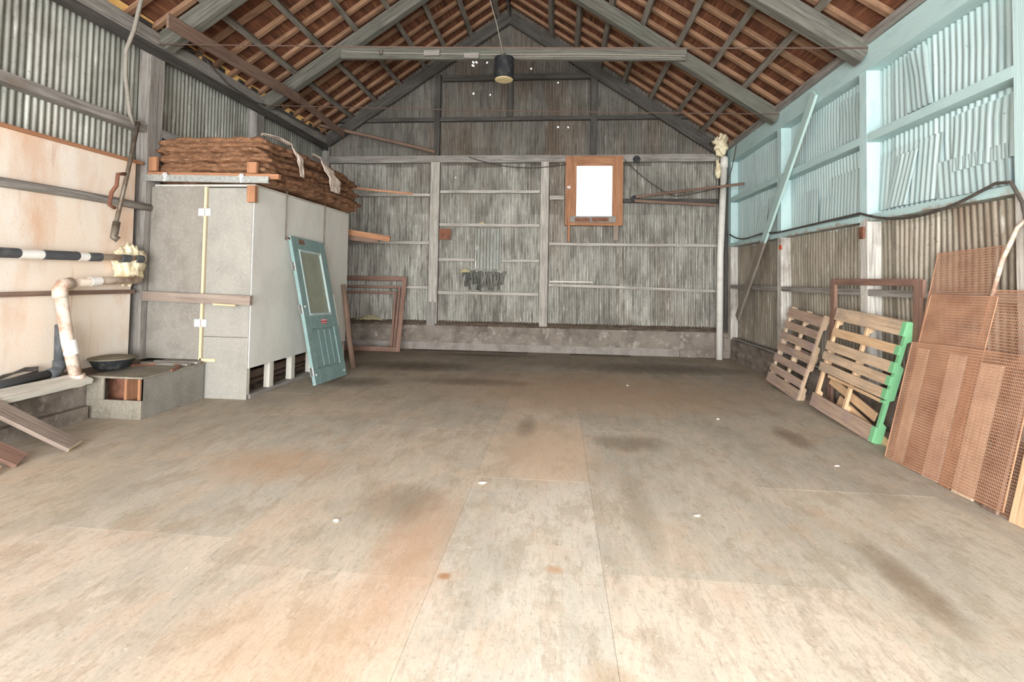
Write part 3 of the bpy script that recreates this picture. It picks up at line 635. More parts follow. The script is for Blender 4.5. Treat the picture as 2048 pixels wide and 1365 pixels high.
part('clamp', MB().tube([(-4.86, 5.17, 2.6), (-4.86, 5.08, 2.58), (-4.85, 5.06, 2.45), (-4.85, 5.0, 2.36), (-4.85, 4.98, 2.22), (-4.85, 5.05, 2.2)], .02, 8), 'rust', pl, smooth=True)

# ---------------------------------------------------------------- booth
BX, BY = -3.67, 5.72
b = thing('storage_booth', 'large plywood storage booth with grey front and white side, left of centre', 'booth', (-4.3, 7.1, 0))
part('front_panel', MB().box((-4.25, BY-.012, .0), (BX-.012, BY, 2.54)), 'grey_ply_light', b, bevel=.002)
part('side_panel', MB().add([(BX-.012, BY, .37), (BX, BY, .37), (BX, 8.45, .37), (BX-.012, 8.45, .37), (BX-.012, BY, 2.56), (BX, BY, 2.56), (BX, 8.45, 2.56), (BX-.012, 8.45, 2.56)],
     [(0, 3, 2, 1), (4, 5, 6, 7), (0, 1, 5, 4), (1, 2, 6, 5), (2, 3, 7, 6), (3, 0, 4, 7)]), 'white_ply', b)
part('back_panel', MB().box((XL+.03, 8.44, 0), (BX-.013, 8.45, 2.55)), 'board', b)
part('roof_panel', MB().box((XL+.03, BY, 2.56), (BX+.01, 8.45, 2.585)), 'white_wood', b)
dr = part('door', MB().box((XL+.02, BY-.03, .46), (-4.30, BY-.012, 2.55)), 'grey_ply', b, bevel=.002)
part('door_stile', MB().box((-4.295, BY-.03, .02), (-4.262, BY+.02, 2.55)), 'endcut', b)
for z in (2.24, .90):
    hm = MB().box((-4.36, BY-.036, z-.045), (-4.295, BY-.031, z+.045)).box((-4.27, BY-.036, z-.045), (-4.205, BY-.014, z+.045)).tube([(-4.283, BY-.042, z-.05), (-4.283, BY-.042, z+.05)], .009, 8)
    for sx in (-.06, -.03, .03, .06):
        for sz in (-.025, .025): pass
    part('hinge', hm, 'zinc', b)
part('trim_cap', MB().box((-4.28, BY-.03, .44), (-4.08, BY-.012, .475)), 'endcut', b)
part('panel_joint', MB().box((-4.25, BY-.0135, .735), (BX-.02, BY-.0115, .742)), 'dark_old', b)
for (y, z1) in ((BY+.03, .37), (6.23, .37), (6.76, .37), (7.3, .37), (7.85, .37)):
    part('stud', MB().box((BX-.09, y-.045 if y > 5.8 else BY+.001, .05), (BX-.013, y+.045 if y > 5.8 else BY+.045, 2.5)), 'white_wood', b)
part('floor_plate', MB().box((BX-.10, BY+.05, 0), (BX-.005, 8.4, .05)), 'old', b, bevel=.004)
part('inner_boards', MB().beam((-4.0, BY+.1, .33), (-3.95, 8.4, .36), .03, .1).beam((-4.2, BY+.1, .12), (-3.98, 8.4, .2), .03, .1).beam((-4.1, 5.8, .06), (-4.05, 8.3, .1), .1, .04), 'brown', b)
part('rubble', MB().grid(lambda u, v: (-4.9+1.1*u, BY+.05+2.6*v, .01+.10*abs(noise.noise(Vector((u*8, v*16, 0))))), 30, 60), 'dirt', b)

one('brace_board', MB().beam((XL-.0, BY-.075, 1.215), (-3.62, BY-.075, 1.185), .05, .115, n=5, jit=.002), 'board', 'weathered board fixed level across the grey booth front', 'board', bevel=.003)
one('wood_strip', MB().beam((-4.06, BY-.125, 1.135), (-3.78, BY-.125, 1.125), .02, .02), 'pallet_new', 'short fresh wood strip on the edge of the booth board', 'strip')
# sliding track and its timbers over the booth front
tr = thing('track_rail', 'galvanised rail bolted across the top of the booth front', 'rail', (-4.2, 5.55, 2.58))
rp = [(-.0, -.04), (.045, -.04), (.045, -.028), (.012, -.028), (.012, .028), (.045, .028), (.045, .04), (-.0, .04)]
part('channel', MB().beam((-5.02, 5.59, 2.645), (-3.42, 5.59, 2.615), .012, .075).beam((-5.02, 5.605, 2.61), (-3.42, 5.605, 2.58), .035, .008).beam((-5.02, 5.605, 2.68), (-3.42, 5.605, 2.65), .035, .008), 'galv', tr)
for x in (-4.72, -3.75):
    part('bolt', MB().lathe((x, 5.57, 2.68-(x+5)*.018), [(.016, -.02), (.016, .0), (.03, .001), (.03, .008)], 10, 'y').box((x-.012, 5.565, 2.60-(x+5)*.018), (x+.012, 5.583, 2.68-(x+5)*.018)), 'zinc', tr)
one('header_board', MB().beam((-5.0, 5.65, 2.695), (-3.32, 5.65, 2.66), .05, .06, n=4, jit=.001), 'rust_wood', 'red-brown header board behind the galvanised rail', 'board')
one('support_post', MB().box((-3.72, BY-.075, 2.36), (-3.62, BY-.015, 2.56)), 'rust_wood', 'short orange-brown block under the right end of the rail', 'block')
one('support_post', MB().box((-3.70, 5.60, 2.70), (-3.58, 5.64, 2.83)), 'rust_wood', 'small orange-brown block on the right end of the rail', 'block')
one('support_post', MB().box((-4.96, 5.60, 2.73), (-4.86, 5.64, 2.90)), 'rust_wood', 'small orange-brown block above the left end of the rail', 'block')

# burlap pile
ords = ['bottom', 'second from the bottom', 'third from the bottom', 'fourth from the bottom', 'middle', 'fourth from the top', 'third from the top', 'second from the top', 'topmost']
def burlap(k, z0, th, xl, xr, yn, yf, seed):
    mb_ = MB(); nu, nv = 46, 84; vs = []
    def common(x, y): return .05*noise.noise(Vector((x*1.1, y*.9, 0))) + .03*noise.noise(Vector((x*2.6, y*2.3, 4)))
    for side in (1, -1):
        for j in range(nv+1):
            for i in range(nu+1):
                u, v = i/nu*2-1, j/nv*2-1
                e = max(.55, (max(0, 1-abs(u)**18))**.5) * max(.55, (max(0, 1-abs(v)**30))**.5)
                eu = .06*noise.noise(Vector((v*3, seed, 1))) + .012*noise.noise(Vector((v*14, seed, 5))); ev = .05*noise.noise(Vector((u*3, seed, 7))) + .012*noise.noise(Vector((u*11, seed, 9)))
                x = (xl+xr)/2 + (xr-xl)/2*u + (eu if u > 0 else -eu)*abs(u); y = (yn+yf)/2 + (yf-yn)/2*v + (ev if v > 0 else -ev)*abs(v)
                drop = -.10*max(0, abs(u)-.8)*(k/4) - .0*v
                z = z0 + common(x, y) + drop + side*th/2*e + .02*noise.noise(Vector((x*5, y*5, seed)))
                x += .025*noise.noise(Vector((y*9, z*22, seed)))*(abs(u) > .9); y += .025*noise.noise(Vector((x*9, z*22, seed)))*(abs(v) > .93)
                vs.append((x, y, z))
    fs = []; N = (nu+1)*(nv+1)
    for j in range(nv):
        for i in range(nu):
            a = j*(nu+1)+i; fs.append((a, a+1, a+nu+2, a+nu+1)); fs.append((N+a, N+a+nu+1, N+a+nu+2, N+a+1))
    ring = [i for i in range(nu+1)] + [j*(nu+1)+nu for j in range(1, nv+1)] + [nv*(nu+1)+i for i in range(nu-1, -1, -1)] + [j*(nu+1) for j in range(nv-1, 0, -1)]
    for q in range(len(ring)): a, b_ = ring[q], ring[(q+1) % len(ring)]; fs.append((a, N+a, N+b_, b_))
    mb_.add(vs, fs)
    one('burlap_sheet', mb_, 'burlap', f'brown burlap sheet, {ords[k]} of the pile on the booth', 'burlap', 'brown burlap sheets piled on the booth', smooth=True)
zz = 2.66
for k in range(9):
    th = [.08, .085, .08, .09, .08, .085, .08, .085, .09][k]
    bulge = .05*math.sin(k*1.9)
    burlap(k, zz, th, -4.97+.03*abs(math.sin(k*2)), -3.52+bulge+(.02 if k < 5 else -.04), 5.71+.03*math.sin(k*2.7) + .004*k, 8.42+.05*math.sin(k*1.3), k*3.3)
    zz += .062

def ribbon(pts, wd, side, n=40, m=10, amp=.02, seed=0):
    """hanging strip of cloth through pts; side = horizontal direction of its width"""
    P_ = [Vector(p) for p in pts]; SS = [Vector(q) for q in side]
    def fn(u, v):
        t = v*(len(P_)-1); i = min(int(t), len(P_)-2); f = t-i; p = P_[i].lerp(P_[i+1], f)
        ww = wd[i]+(wd[i+1]-wd[i])*f; S_ = SS[i].lerp(SS[i+1], f).normalized()
        q = p + S_*(u-.5)*ww*(1+.25*noise.noise(Vector((v*6, seed, u > .5))))
        return q + Vector((abs(noise.noise(Vector((u*9, v*5, seed))))*amp*2, noise.noise(Vector((v*11, u*4, seed)))*amp, 0))
    return MB().grid(fn, m, n)
one('rag', ribbon([(-3.74, 5.92, 3.26), (-3.62, 6.06, 3.25), (-3.50, 6.22, 3.19), (-3.44, 6.31, 3.04), (-3.42, 6.36, 2.80)], [.10, .14, .18, .18, .10], [(.7, -.7, 0), (.7, -.7, 0), (.4, -.9, 0), (0, -1, 0), (0, -1, 0)], seed=3), 'rag', 'narrow off-white rag draped over the near corner of the burlap pile', 'rag', 'rags on the burlap', smooth=True, thick=.004)
one('rag', ribbon([(-3.62, 6.98, 3.26), (-3.50, 7.02, 3.20), (-3.43, 7.12, 3.08), (-3.40, 7.28, 2.94), (-3.41, 7.34, 2.76)], [.2, .26, .34, .42, .3], [(.5, -.8, 0), (.3, -.9, 0), (0, -1, 0), (0, -1, 0), (0, -1, 0)], seed=8), 'rag', 'wider crumpled off-white rag hanging farther along the burlap pile', 'rag', 'rags on the burlap', smooth=True, thick=.004)

def chain(y, z1, z0, label, first=None):
    t = thing('chain', label, 'chain', (BX+.03, y, z0), 'chains on the white booth side')
    z = z1; k = 0
    while z > z0 and k < 60:
        a = math.pi/2*(k % 2); ring = []
        for q in range(10):
            th = 2*math.pi*q/10; lx = .011*math.cos(th); lz = .019*math.sin(th)
            ring.append((BX+.03+lx*math.cos(a), y+lx*math.sin(a), z+lz))
        part('link', MB().tube(ring, .0035, 5, closed=True), 'steel', t); z -= .031; k += 1
    part('hook', MB().tube([(BX+.03, y, z+.02), (BX+.03, y+.014, z), (BX+.03, y, z-.02), (BX+.03, y-.014, z)], .004, 5, closed=True), 'steel', t)
chain(6.39, 2.60, 2.0, 'steel chain nearer the booth corner, ending left of the teal door')
chain(7.49, 2.58, 2.02, 'steel chain hanging down to the top of the teal door')

# lumber poking out beyond the booth
one('lumber_stick', MB().beam((-3.95, 8.3, 3.05), (-2.62, 8.75, 2.985), .02, .035), 'rust_wood', 'thin reddish stick jutting from behind the burlap, highest of three', 'lumber')
one('lumber_board', MB().beam((-4.98, 8.62, 2.46), (-3.02, 8.75, 2.17), .04, .10), 'rust_wood', 'upper of two reddish boards jutting from behind the booth', 'lumber')
one('lumber_board', MB().beam((-4.98, 8.7, 2.28), (-3.25, 8.8, 2.14), .04, .08), 'brown', 'lower darker board jutting from behind the booth', 'lumber')

# ---------------------------------------------------------------- teal door
W_, H_, T_ = .95, 2.03, .045
dt = thing('panelled_door', 'teal panelled door with a glazed top leaning on the white booth side', 'door', None, mtx=lean_left(-3.14, 6.36, .055, math.radians(13.2), math.radians(2.4)))
f = MB()
f.box((0, 0, 0), (.15, T_, H_)); f.box((W_-.15, 0, 0), (W_, T_, H_)); f.box((.15, 0, H_-.17), (W_-.15, T_, H_)); f.box((.15, 0, .74), (W_-.15, T_, .92)); f.box((.15, 0, 0), (W_-.15, T_, .2))
part('door_frame', f, 'teal_door', dt, bevel=.004, local=True)
pn = MB()
for i in range(4):
    a = .15 + (W_-.3)*i/4; c_ = .15 + (W_-.3)*(i+1)/4
    pn.box((a, .018, .2), (c_, .035, .74)); pn.box((a+.02, .010, .225), (c_-.02, .02, .715))
part('beaded_panel', pn, 'teal_door', dt, bevel=.006, local=True)
part('glass', MB().box((.19, .018, .96), (W_-.19, .026, H_-.21)), 'door_glass', dt, local=True)
ml = MB(); gx0, gx1, gz0, gz1 = .15, W_-.15, .92, H_-.17
for a, c_ in (((gx0, -.006, gz0), (gx0+.04, .03, gz1)), ((gx1-.04, -.006, gz0), (gx1, .03, gz1)), ((gx0+.04, -.006, gz0), (gx1-.04, .03, gz0+.04)), ((gx0+.04, -.006, gz1-.04), (gx1-.04, .03, gz1))): ml.box(a, c_)
part('moulding', ml, mat('pale_teal_moulding', 'b0c3c0', [('94aba8', 10, (1, 1, 1), .45, .7, .6)], rough=.5, bump=.05), dt, bevel=.01, local=True)
for z in (1.60, 1.02, .18):
    hm = MB().box((-.075, .012, z-.055), (0, .017, z+.055)).tube([(-.004, .008, z-.058), (-.004, .008, z+.058)], .008, 8)
    for i in range(3):
        for j in range(2): hm.lathe((-.06+.03*i if False else -.055+.035*j, .010, z-.035+.035*i), [(.006, 0), (.006, .003)], 8, 'y')
    part('hinge', hm, 'galv', dt, local=True)
lb = part('sticker', MB().box((.44, -.0015, .80), (.60, 0, .865)), 'red', dt, local=True)
part('sticker_print', MB().box((.45, -.0025, .843), (.59, -.0015, .858)).box((.455, -.0025, .812), (.50, -.0015, .82)).box((.51, -.0025, .812), (.585, -.0015, .82)), 'label', lb, local=True)
part('lock_patch', MB().box((.18, -.003, 1.93), (.34, .0, 2.0)), 'brown', dt, local=True)
for (x, z) in ((.06, 1.05), (.05, .13), (.88, .08)): part('knob_plate', MB().lathe((x, 0, z), [(.012, -.006), (.014, 0)], 12, 'y'), 'white_sleeve', dt, local=True)
part('latch_bolt', MB().beam((-.06, .02, 2.0), (.0, .02, 1.985), .015, .02), 'rust', dt, local=True)
part('edge_strip', MB().box((W_+.002, .0, .75), (W_+.03, .04, 1.22)), 'white_wood', dt, local=True, label='whitewashed strip')
one('log_pole', MB().tube([(-3.30, 7.95, .0), (-3.36, 7.88, .5), (-3.40, 7.86, .9), (-3.5, 7.92, 1.35)], [.05, .04, .045, .035], 10), 'brown', 'rough brown pole leaning behind the teal door', 'pole', smooth=True)

# ---------------------------------------------------------------- frames leaning at the back wall
def leaning_frame(x0, x1, h, wd, y_b, y_t, m, label, z0=0):
    dy = y_t-y_b; n_ = math.hypot(dy, h); mx = Matrix.Translation((x0, y_b, z0)) @ Matrix.Rotation(-math.asin(dy/n_), 4, 'X')
    t = thing('loose_doorframe', label, 'frame', None, 'red-brown frames by the back wall', mtx=mx); L = x1-x0
    part('stile', MB().box((0, 0, 0), (wd, .03, n_)), m, t, local=True, bevel=.002); part('stile', MB().box((L-wd, 0, 0), (L, .03, n_)), m, t, local=True, bevel=.002)
    part('top_rail', MB().box((wd, 0, n_-wd), (L-wd, .03, n_)), m, t, local=True); part('bottom_rail', MB().box((wd, 0, 0), (L-wd, .03, wd)), m, t, local=True)
leaning_frame(-4.62, -3.13, 1.50, .09, 9.80, 10.17, 'frame_brown', 'outermost and tallest red-brown wooden frame by the back wall')
leaning_frame(-4.5, -3.27, 1.30, .045, 9.92, 10.20, 'frame_brown', 'middle thin red-brown frame by the back wall')
leaning_frame(-4.48, -3.36, 1.18, .045, 10.02, 10.215, 'frame_brown', 'innermost, lowest red-brown frame by the back wall')
def tuft(c, r, n, L=.05):
    m_ = MB()
    for i in range(n):
        q = Vector((random.gauss(0, r[0]/2), R(-1, 1)*r[1], 0)); q.z = abs(random.gauss(0, 1))*r[2]*max(0, 1-(q.x/r[0])**2)*.6
        d_ = Vector((R(-1, 1), R(-.5, .5), R(-.6, .6))).normalized()*L*R(.4, 1); m_.beam(Vector(c)+q-d_/2, Vector(c)+q+d_/2, .006, .004)
    return m_
one('straw_heap', tuft((-3.95, YB+.0, .585), (.22, .04, .07), 420), 'straw', 'pale yellow straw heap on the back ledge behind the frames', 'straw')
one('foam_tuft', tuft((-1.93, YB-.02, 1.62), (.08, .012, .05), 160, .06), 'straw', 'pale foam tuft beside the dark tarpaulin scrap on the back wall', 'foam')
one('foam_tuft', tuft((-1.6, YB+.02, 2.635), (.04, .01, .03), 90, .05), 'straw', 'small pale foam tuft on the girt above the patch', 'foam')

# ---------------------------------------------------------------- bench box by the left wall
bn = thing('plywood_step', 'low dusty plywood step box with an open front, before the grey booth', 'step', (-4.5, 5.2, 0))
x0, x1, ya, yb2, h = -4.81, -4.20, 4.77, 5.67, .41
part('front_board', MB().box((x0, ya, 0), (x1, ya+.02, .19)).box((x0, ya, .19), (-4.62, ya+.02, h)).box((-4.14-.06, ya, .19), (x1+.0, ya+.02, h)), 'bench', bn, bevel=.003)
part('side_board', MB().box((x1-.02, ya+.02, 0), (x1, yb2, h)), 'grey_ply', bn, bevel=.003)
part('far_side_board', MB().box((x0, ya+.02, 0), (x0+.02, yb2, h)), 'bench', bn)
part('top_board', MB().box((x0, ya-.01, h), (x1+.01, yb2, h+.02)), 'bench', bn, bevel=.003)
part('inner_board', MB().box((x0+.03, ya+.22, .0), (x1-.03, ya+.24, h-.01)), 'rust', bn)
part('divider', MB().box((-4.42, ya+.03, .0), (-4.39, ya+.22, h-.01)), 'rust_wood', bn); part('divider', MB().box((-4.27, ya+.03, .0), (-4.24, ya+.22, h-.01)), 'rust_wood', bn)
arc = [(-4.5+.33*math.cos(a), 5.12+.33*math.sin(a), h+.03) for a in [math.pi*(.0+.85*i/20) for i in range(21)]]
one('metal_hoop', MB().tube(arc, .012, 6), 'rust', 'curved rusty hoop lying on top of the plywood step', 'hoop')
for i, (y, xq) in enumerate(((5.45, -4.22), (5.58, -4.2), (5.64, -4.25))):
    one('dusty_slat', MB().beam((XL+.2+.05*i, y, h+.035), (xq, y, h+.035), .06, .025), 'old', ['nearest of the three dusty slats on the plywood step', 'middle of the three dusty slats on the plywood step', 'farthest of the three dusty slats, against the booth'][i], 'slat', 'slats on the step')

# tub lid
tb = thing('round_tub', 'shallow black round tub with a dusty lid on the left ledge', 'tub', (-4.83, 5.08, .46))
part('tub', MB().lathe((-4.83, 5.08, .455), [(.15, 0), (.19, .07), (.205, .10)], 28), 'black', tb)
part('lid', MB().lathe((-4.83, 5.08, .556), [(.215, 0), (.215, .012), (.12, .03), (.02, .034)], 28), 'dusty_black', tb, label='dusty lid')

# ---------------------------------------------------------------- pipes on the left
ip = thing('insulated_pipe', 'pale pipe with dark insulation sleeves running along the cream wall', 'pipe', (-4.87, 4.5, 1.65))
part('pipe', MB().tube([(-4.88, 2.0, 1.60), (-4.87, 4.0, 1.65), (-4.88, 5.42, 1.66)], .036, 14), 'pvc', ip, smooth=True)
for (a, c_, m) in ((3.0, 4.10, 'abs'), (4.32, 4.66, 'abs'), (4.78, 4.92, 'abs'), (5.17, 5.28, 'abs'), (5.36, 5.46, 'abs')):
    part('insulation_sleeve', MB().tube([(-4.87, a, 1.65+.0*a), (-4.87, c_, 1.65+.003)], .046, 14), m, ip, label='dark foam sleeve')
for (a, c_) in ((4.11, 4.31), (4.67, 4.77)): part('coupling', MB().tube([(-4.87, a, 1.65), (-4.87, c_, 1.65)], .044, 14), 'white_sleeve', ip)
one('foam_patch', MB().blob((-4.94, 5.36, 1.58), (.09, .19, .21), n=48, m=30, amp=.22, fr=11, seed=4), 'foam', 'yellow spray foam lump where the pipes meet the left wall post', 'foam', smooth=True)
vp = thing('vent_pipe', 'stained white pipe rising from the left ledge and turning level', 'pipe', (-4.78, 4.5, .42))
part('upright', MB().tube([(-4.74, 4.60, .40), (-4.78, 4.52, .8), (-4.82, 4.46, 1.30)], .052, 16), 'pvc', vp, smooth=True)
part('elbow', MB().tube([(-4.82, 4.46, 1.24), (-4.82, 4.455, 1.32), (-4.82, 4.48, 1.365), (-4.82, 4.56, 1.375)], .062, 16), 'pvc', vp, smooth=True)
part('level_pipe', MB().tube([(-4.82, 4.5, 1.372), (-4.85, 4.9, 1.40), (-4.89, 5.45, 1.41)], .043, 14), 'pvc', vp, smooth=True)
part('sleeve', MB().tube([(-4.764, 4.55, .68), (-4.778, 4.527, .82)], .060, 16), 'white_sleeve', vp, label='clean white sleeve')
part('sleeve', MB().tube([(-4.84, 4.78, 1.392), (-4.845, 4.9, 1.4)], .048, 14), 'white_sleeve', vp)
part('foot_collar', MB().tube([(-4.735, 4.61, .36), (-4.745, 4.595, .47)], .066, 16), 'pvc', vp)
gp = thing('grey_waste_pipe', 'dark grey pipe standing on the left ledge and elbowing toward the viewer', 'pipe', (-4.9, 4.4, .45))
part('upright', MB().tube([(-4.88, 4.54, .55), (-4.88, 4.53, .97)], .042, 14), 'abs', gp, smooth=True)
part('elbow', MB().tube([(-4.88, 4.54, .62), (-4.88, 4.54, .55), (-4.87, 4.50, .51), (-4.86, 4.42, .50)], .053, 14), 'abs', gp, smooth=True)
part('level_pipe', MB().tube([(-4.87, 4.46, .505), (-4.84, 3.9, .49), (-4.8, 3.3, .48)], .042, 14), 'abs', gp, smooth=True)
for i in range(3):
    one('hose_loop', MB().tube([(-4.97+.01*i, 3.9, .47), (-4.96, 4.1, .53+.01*i), (-4.95, 4.28, .585-.012*i), (-4.94, 4.39-.01*i, .575-.016*i), (-4.93, 4.38, .54-.01*i), (-4.93, 4.2, .52-.01*i), (-4.94, 3.9, .475)], .008, 6), 'cable', ['dark hose loop by the grey pipe, highest of three', 'dark hose loop by the grey pipe, middle of three', 'dark hose loop by the grey pipe, lowest of three'][i], 'hose', 'hose loops on the left ledge', smooth=True)
one('ledge_board', MB().beam((-4.72, 3.2, .40), (-4.72, 4.66, .43), .18, .045, up=(.35, 0, 1), n=6, jit=.003), 'white_wood', 'pale rough board along the edge of the left ledge', 'board')
# planks leaning on the ledge
def plank(a, b_, w_, t_, up, m, label):
    t = thing('loose_plank', label, 'plank', (b_[0], b_[1], 0), 'loose planks by the left ledge')
    part('board', MB().beam(a, b_, w_, t_, up=up), m, t, bevel=.002)
    return t
pk = plank((-4.66, 3.72, .42), (-4.05, 3.93, .02), .16, .035, (.5, 0, 1), 'board', 'dark plank slanting from the left ledge to the floor, its cut end pale')
d = (Vector((-4.05, 3.93, .02))-Vector((-4.66, 3.72, .42))).normalized()
part('cut_end', MB().beam(Vector((-4.05, 3.93, .02)), Vector((-4.05, 3.93, .02))+d*.003, .158, .033, up=(.5, 0, 1)), 'endcut', pk, label='pale cut end')
plank((-4.65, 3.2, .48), (-4.13, 3.58, .02), .17, .03, (.5, 0, 1), 'frame_brown', 'wide reddish plank lying second from the frame edge')
plank((-4.6, 2.9, .5), (-4.07, 3.36, .02), .10, .03, (.5, 0, 1), 'pallet_new', 'pale plank nearest the viewer at the left edge')

# ---------------------------------------------------------------- pallets
def stringer(x, h, notch=True, th=.038, dp=.09):
    """notched runner lying in the y-z plane at local x"""
    pr = [(0, 0), (0, h)]
    pts = [(0.022, 0), (dp, 0)]
    if notch: pts += [(dp, h*.15), (dp-.035, h*.17), (dp-.035, h*.35), (dp, h*.37), (dp, h*.63), (dp-.035, h*.65), (dp-.035, h*.83), (dp, h*.85)]
    pts += [(dp, h), (.022, h)]
    n = len(pts); vs = [(x, y, z) for y, z in pts] + [(x+th, y, z) for y, z in pts]
    fs = [tuple(range(n)), tuple(range(2*n-1, n-1, -1))] + [(i, n+i, n+(i+1) % n, (i+1) % n) for i in range(n)]
    fs = [f[::-1] for f in fs]
    return MB().add(vs, fs, [(v[2], v[0], v[1]) for v in vs])
def pallet(mx, label, L, H, boards, back, mats, end=None):
    t = thing('wooden_pallet', label, 'pallet', None, 'pallets leaning on the right wall', mtx=mx)
    for i, x in enumerate((.0, L/2-.02, L-.038)):
        m = end if (end and i == 2) else mats[1]
        part('stringer', stringer(x, H), m, t, local=True, label='bright green painted stringer' if m == 'green' else None)
    for (z0, z1, xa_, xb_, m) in boards:
        z0, z1 = z0*H, z1*H
        o = part('deck_board', MB().beam((xa_, .011, (z0+z1)/2+R(-.004, .004)), (xb_, .011, (z0+z1)/2+R(-.004, .004)), z1-z0, .02, up=(0, 1, 0), n=5, jit=.0015), m, t, local=True, bevel=.002)
    for (za, zb_, w_, m, xa_, xb_) in back:
        part('bottom_board', MB().beam((xa_, .101, za*H), (xb_, .101, zb_*H), w_, .018, up=(0, 1, 0)), m, t, local=True)
    return t
a_ = math.radians(14)
bd = [(.875, .995, -.01, 1.16, 'pallet'), (.72, .80, .03, 1.17, 'pallet_new'), (.575, .665, -.02, 1.16, 'pallet'), (.47, .55, -.02, 1.165, 'pallet'), (.36, .445, -.03, 1.165, 'pallet'), (.325, .35, .2, 1.15, 'pallet_new'), (.0, .13, -.01, 1.16, 'pallet_dirty')]
pallet(lean_right(2.97, 6.27, .07, math.radians(14), math.radians(3)), 'larger tan pallet with one bright green end, leaning on the right wall', 1.20, 1.19, bd,
       [(.30, .18, .09, 'pallet_new', .1, 1.0), (.16, .02, .11, 'pallet_new', .35, 1.25), (.97, .97, .09, 'pallet', .05, 1.15), (.5, .5, .09, 'pallet', .05, 1.15)], ('pallet', 'pallet_new'), 'green')
gr = bpy.data.objects['wooden_pallet']
for (z0, z1, *_r) in bd: part('painted_end', MB().box((1.145, -.001, z0*1.19+.003), (1.203, .0225, z1*1.19-.003)), 'green', gr, local=True, label='green painted board end')
bd2 = [(i/7+.005, i/7+.095+(.03 if i in (0, 6) else 0), -.01+R(-.01, .01), .97+R(-.01, .02), 'pallet_dirty') for i in range(7)]
pallet(lean_right(3.06, 7.74, .06, math.radians(15.5), math.radians(4)), 'smaller grimy grey-brown pallet leaning farther along the right wall', .96, 1.15, bd2, [(.05, .05, .09, 'pallet_dirty', 0, .95), (.5, .5, .09, 'pallet_dirty', 0, .95), (.95, .95, .09, 'pallet_dirty', 0, .95)], ('pallet_dirty', 'pallet'))

# brown frame behind the pallets
ft = thing('leaning_doorframe', 'red-brown wooden frame standing behind the pallets and rusty mesh', 'frame', None, mtx=lean_right(3.25, 6.45, 0.0, math.radians(2.2)))
FW, FH = 1.52, 1.56
part('stile', MB().box((0, 0, 0), (.09, .035, FH)), 'frame_brown', ft, local=True, bevel=.003); part('stile', MB().box((FW-.09, 0, 0), (FW, .035, FH)), 'frame_brown', ft, local=True, bevel=.003)
part('head_rail', MB().box((.09, 0, FH-.07), (FW-.09, .035, FH)), 'frame_brown', ft, local=True, bevel=.003)
part('hinge_leaf', MB().box((-.015, .005, .84), (.0, .03, .93)), 'rust', ft, local=True); part('stop', MB().box((FW, .0, FH-.17), (FW+.03, .03, FH-.01)), 'frame_brown', ft, local=True)

# ---------------------------------------------------------------- rusty mesh panels
def mesh_panel(mx, L, H, label, px=.0125, pz=.022, wv=.0011):
    t = thing('mesh_panel', label, 'mesh panel', None, 'rusty wire mesh sheets on the right wall', mtx=mx)
    mb_ = MB(); n = int(H/pz)
    for i in range(n+1):
        z = H*i/n; mb_.add(*wirebox((0, -.001, z-.003), (L, .002, z+.003)))
    part('cross_wires', mb_, 'meshrust', t, local=True)
    mb_ = MB(); n = int(L/px)
    for i in range(n+1):
        x = L*i/n; mb_.add(*wirebox((x-wv, .002, 0), (x+wv, .0035, H)))
    part('long_wires', mb_, 'meshrust', t, local=True)
    e = MB()
    for a_2, c_2 in (((0, -.002, 0), (.005, .004, H)), ((L-.005, -.002, 0), (L, .004, H)), ((0, -.002, H-.006), (L, .004, H)), ((0, -.002, 0), (L, .004, .006))): e.box(a_2, c_2)
    part('edge_band', e, 'meshrust', t, local=True)
    return t
def wirebox(a, b_):
    vs = [(x, y, z) for x in (a[0], b_[0]) for y in (a[1], b_[1]) for z in (a[2], b_[2])]
    return vs, [(0, 1, 3, 2), (4, 6, 7, 5), (0, 4, 5, 1), (2, 3, 7, 6), (0, 2, 6, 4), (1, 5, 7, 3)]
th = math.radians(14.5)
mesh_panel(lean_right(2.94, 4.74, .0, th-.01, math.radians(-2.5)), .66, 1.84, 'tallest rusty mesh sheet, rearmost, rising above the others')
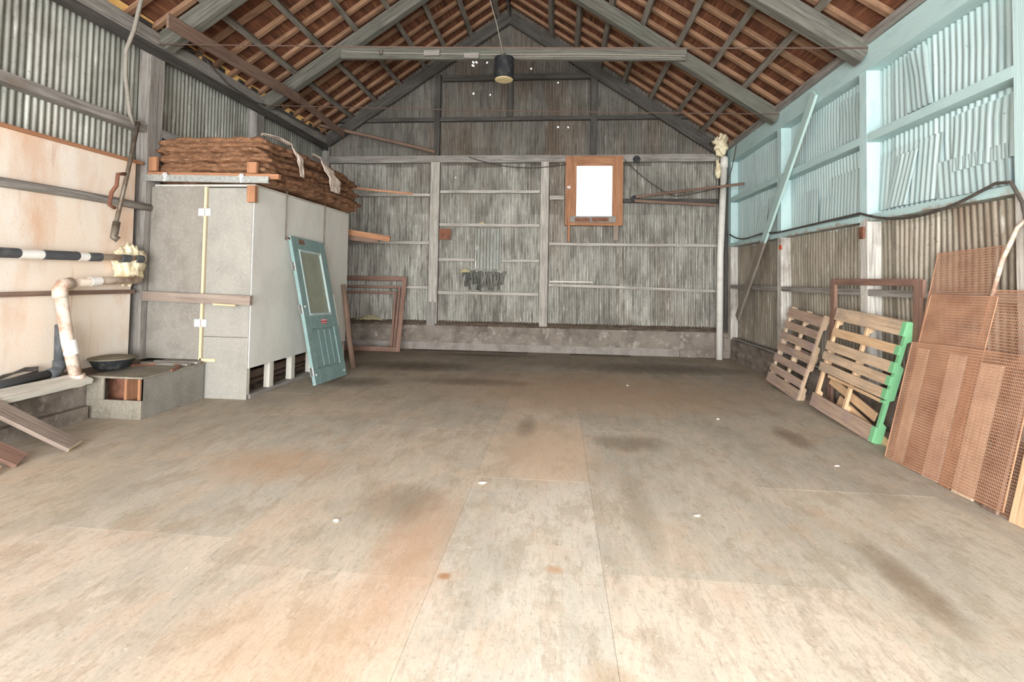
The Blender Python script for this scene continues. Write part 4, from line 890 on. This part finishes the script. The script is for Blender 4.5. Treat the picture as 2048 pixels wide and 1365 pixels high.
mesh_panel(lean_right(2.92, 4.16, .0, th, 0), 1.3, 1.52, 'rusty mesh sheet running off the right edge of the picture, second tallest')
mesh_panel(lean_right(2.905, 4.73, .0, th, math.radians(-.8)), .68, 1.46, 'middle-height rusty mesh sheet on the left, behind the front one')
mesh_panel(lean_right(2.86, 4.72, .0, th, math.radians(-2.2)), 1.16, 1.03, 'front and lowest rusty mesh sheet, with planks showing through it')
for i, (xp, w_, m, hh, lb_) in enumerate([(.07, .11, 'pallet', .99, 'narrow reddish plank standing behind the front mesh, leftmost'), (.42, .16, 'pale_plank', .99, 'pale plank behind the front mesh, second from the left'),
        (.60, .09, 'rust_wood', .98, 'orange-brown plank behind the front mesh, between the two pale planks'), (.72, .18, 'pale_plank', .97, 'wide pale plank behind the front mesh, third from the left'), (.98, .12, 'brown', .97, 'dark brown plank behind the right end of the front mesh')]):
    one_ = thing('leaning_plank', lb_, 'plank', None, 'planks behind the front mesh', mtx=lean_right(2.875, 4.72-xp, .0, th, math.radians(-2)))
    part('board', MB().box((0, 0, 0), (w_, .02, hh)), m, one_, local=True, bevel=.002)
o = thing('leaning_plank', 'pale plank at the right edge, its foot beside the front mesh', 'plank', None, 'planks behind the front mesh', mtx=lean_right(2.885, 3.54, .0, th, math.radians(-2)))
part('board', MB().box((0, 0, 0), (.2, .02, 1.2)), 'pallet_new', o, local=True, bevel=.002)

# ---------------------------------------------------------------- small litter on the floor
for i, (x, y, s_) in enumerate([(-.53, 3.68, .028), (.9, 3.35, .022), (1.0, 7.3, .018), (2.3, 4.4, .018), (1.75, 5.7, .015), (-1.33, 3.0, .02)]):
    one('litter_chip', MB().blob((x, y, .006), (s_, s_*.5, .006), n=8, m=5, amp=.5, seed=i), 'chip',
        ['pale chip on the floor left of centre', 'white scrap on the floor in the middle foreground', 'tiny white chip far back on the tan floor patch', 'small pale chip on the floor near the mesh', 'tiny pale chip on the floor before the pallets', 'pale splinter on the left floor'][i], 'chip', 'pale scraps on the floor')
for o in list(bpy.data.objects):
    if 'org_' in o: del o['org_']
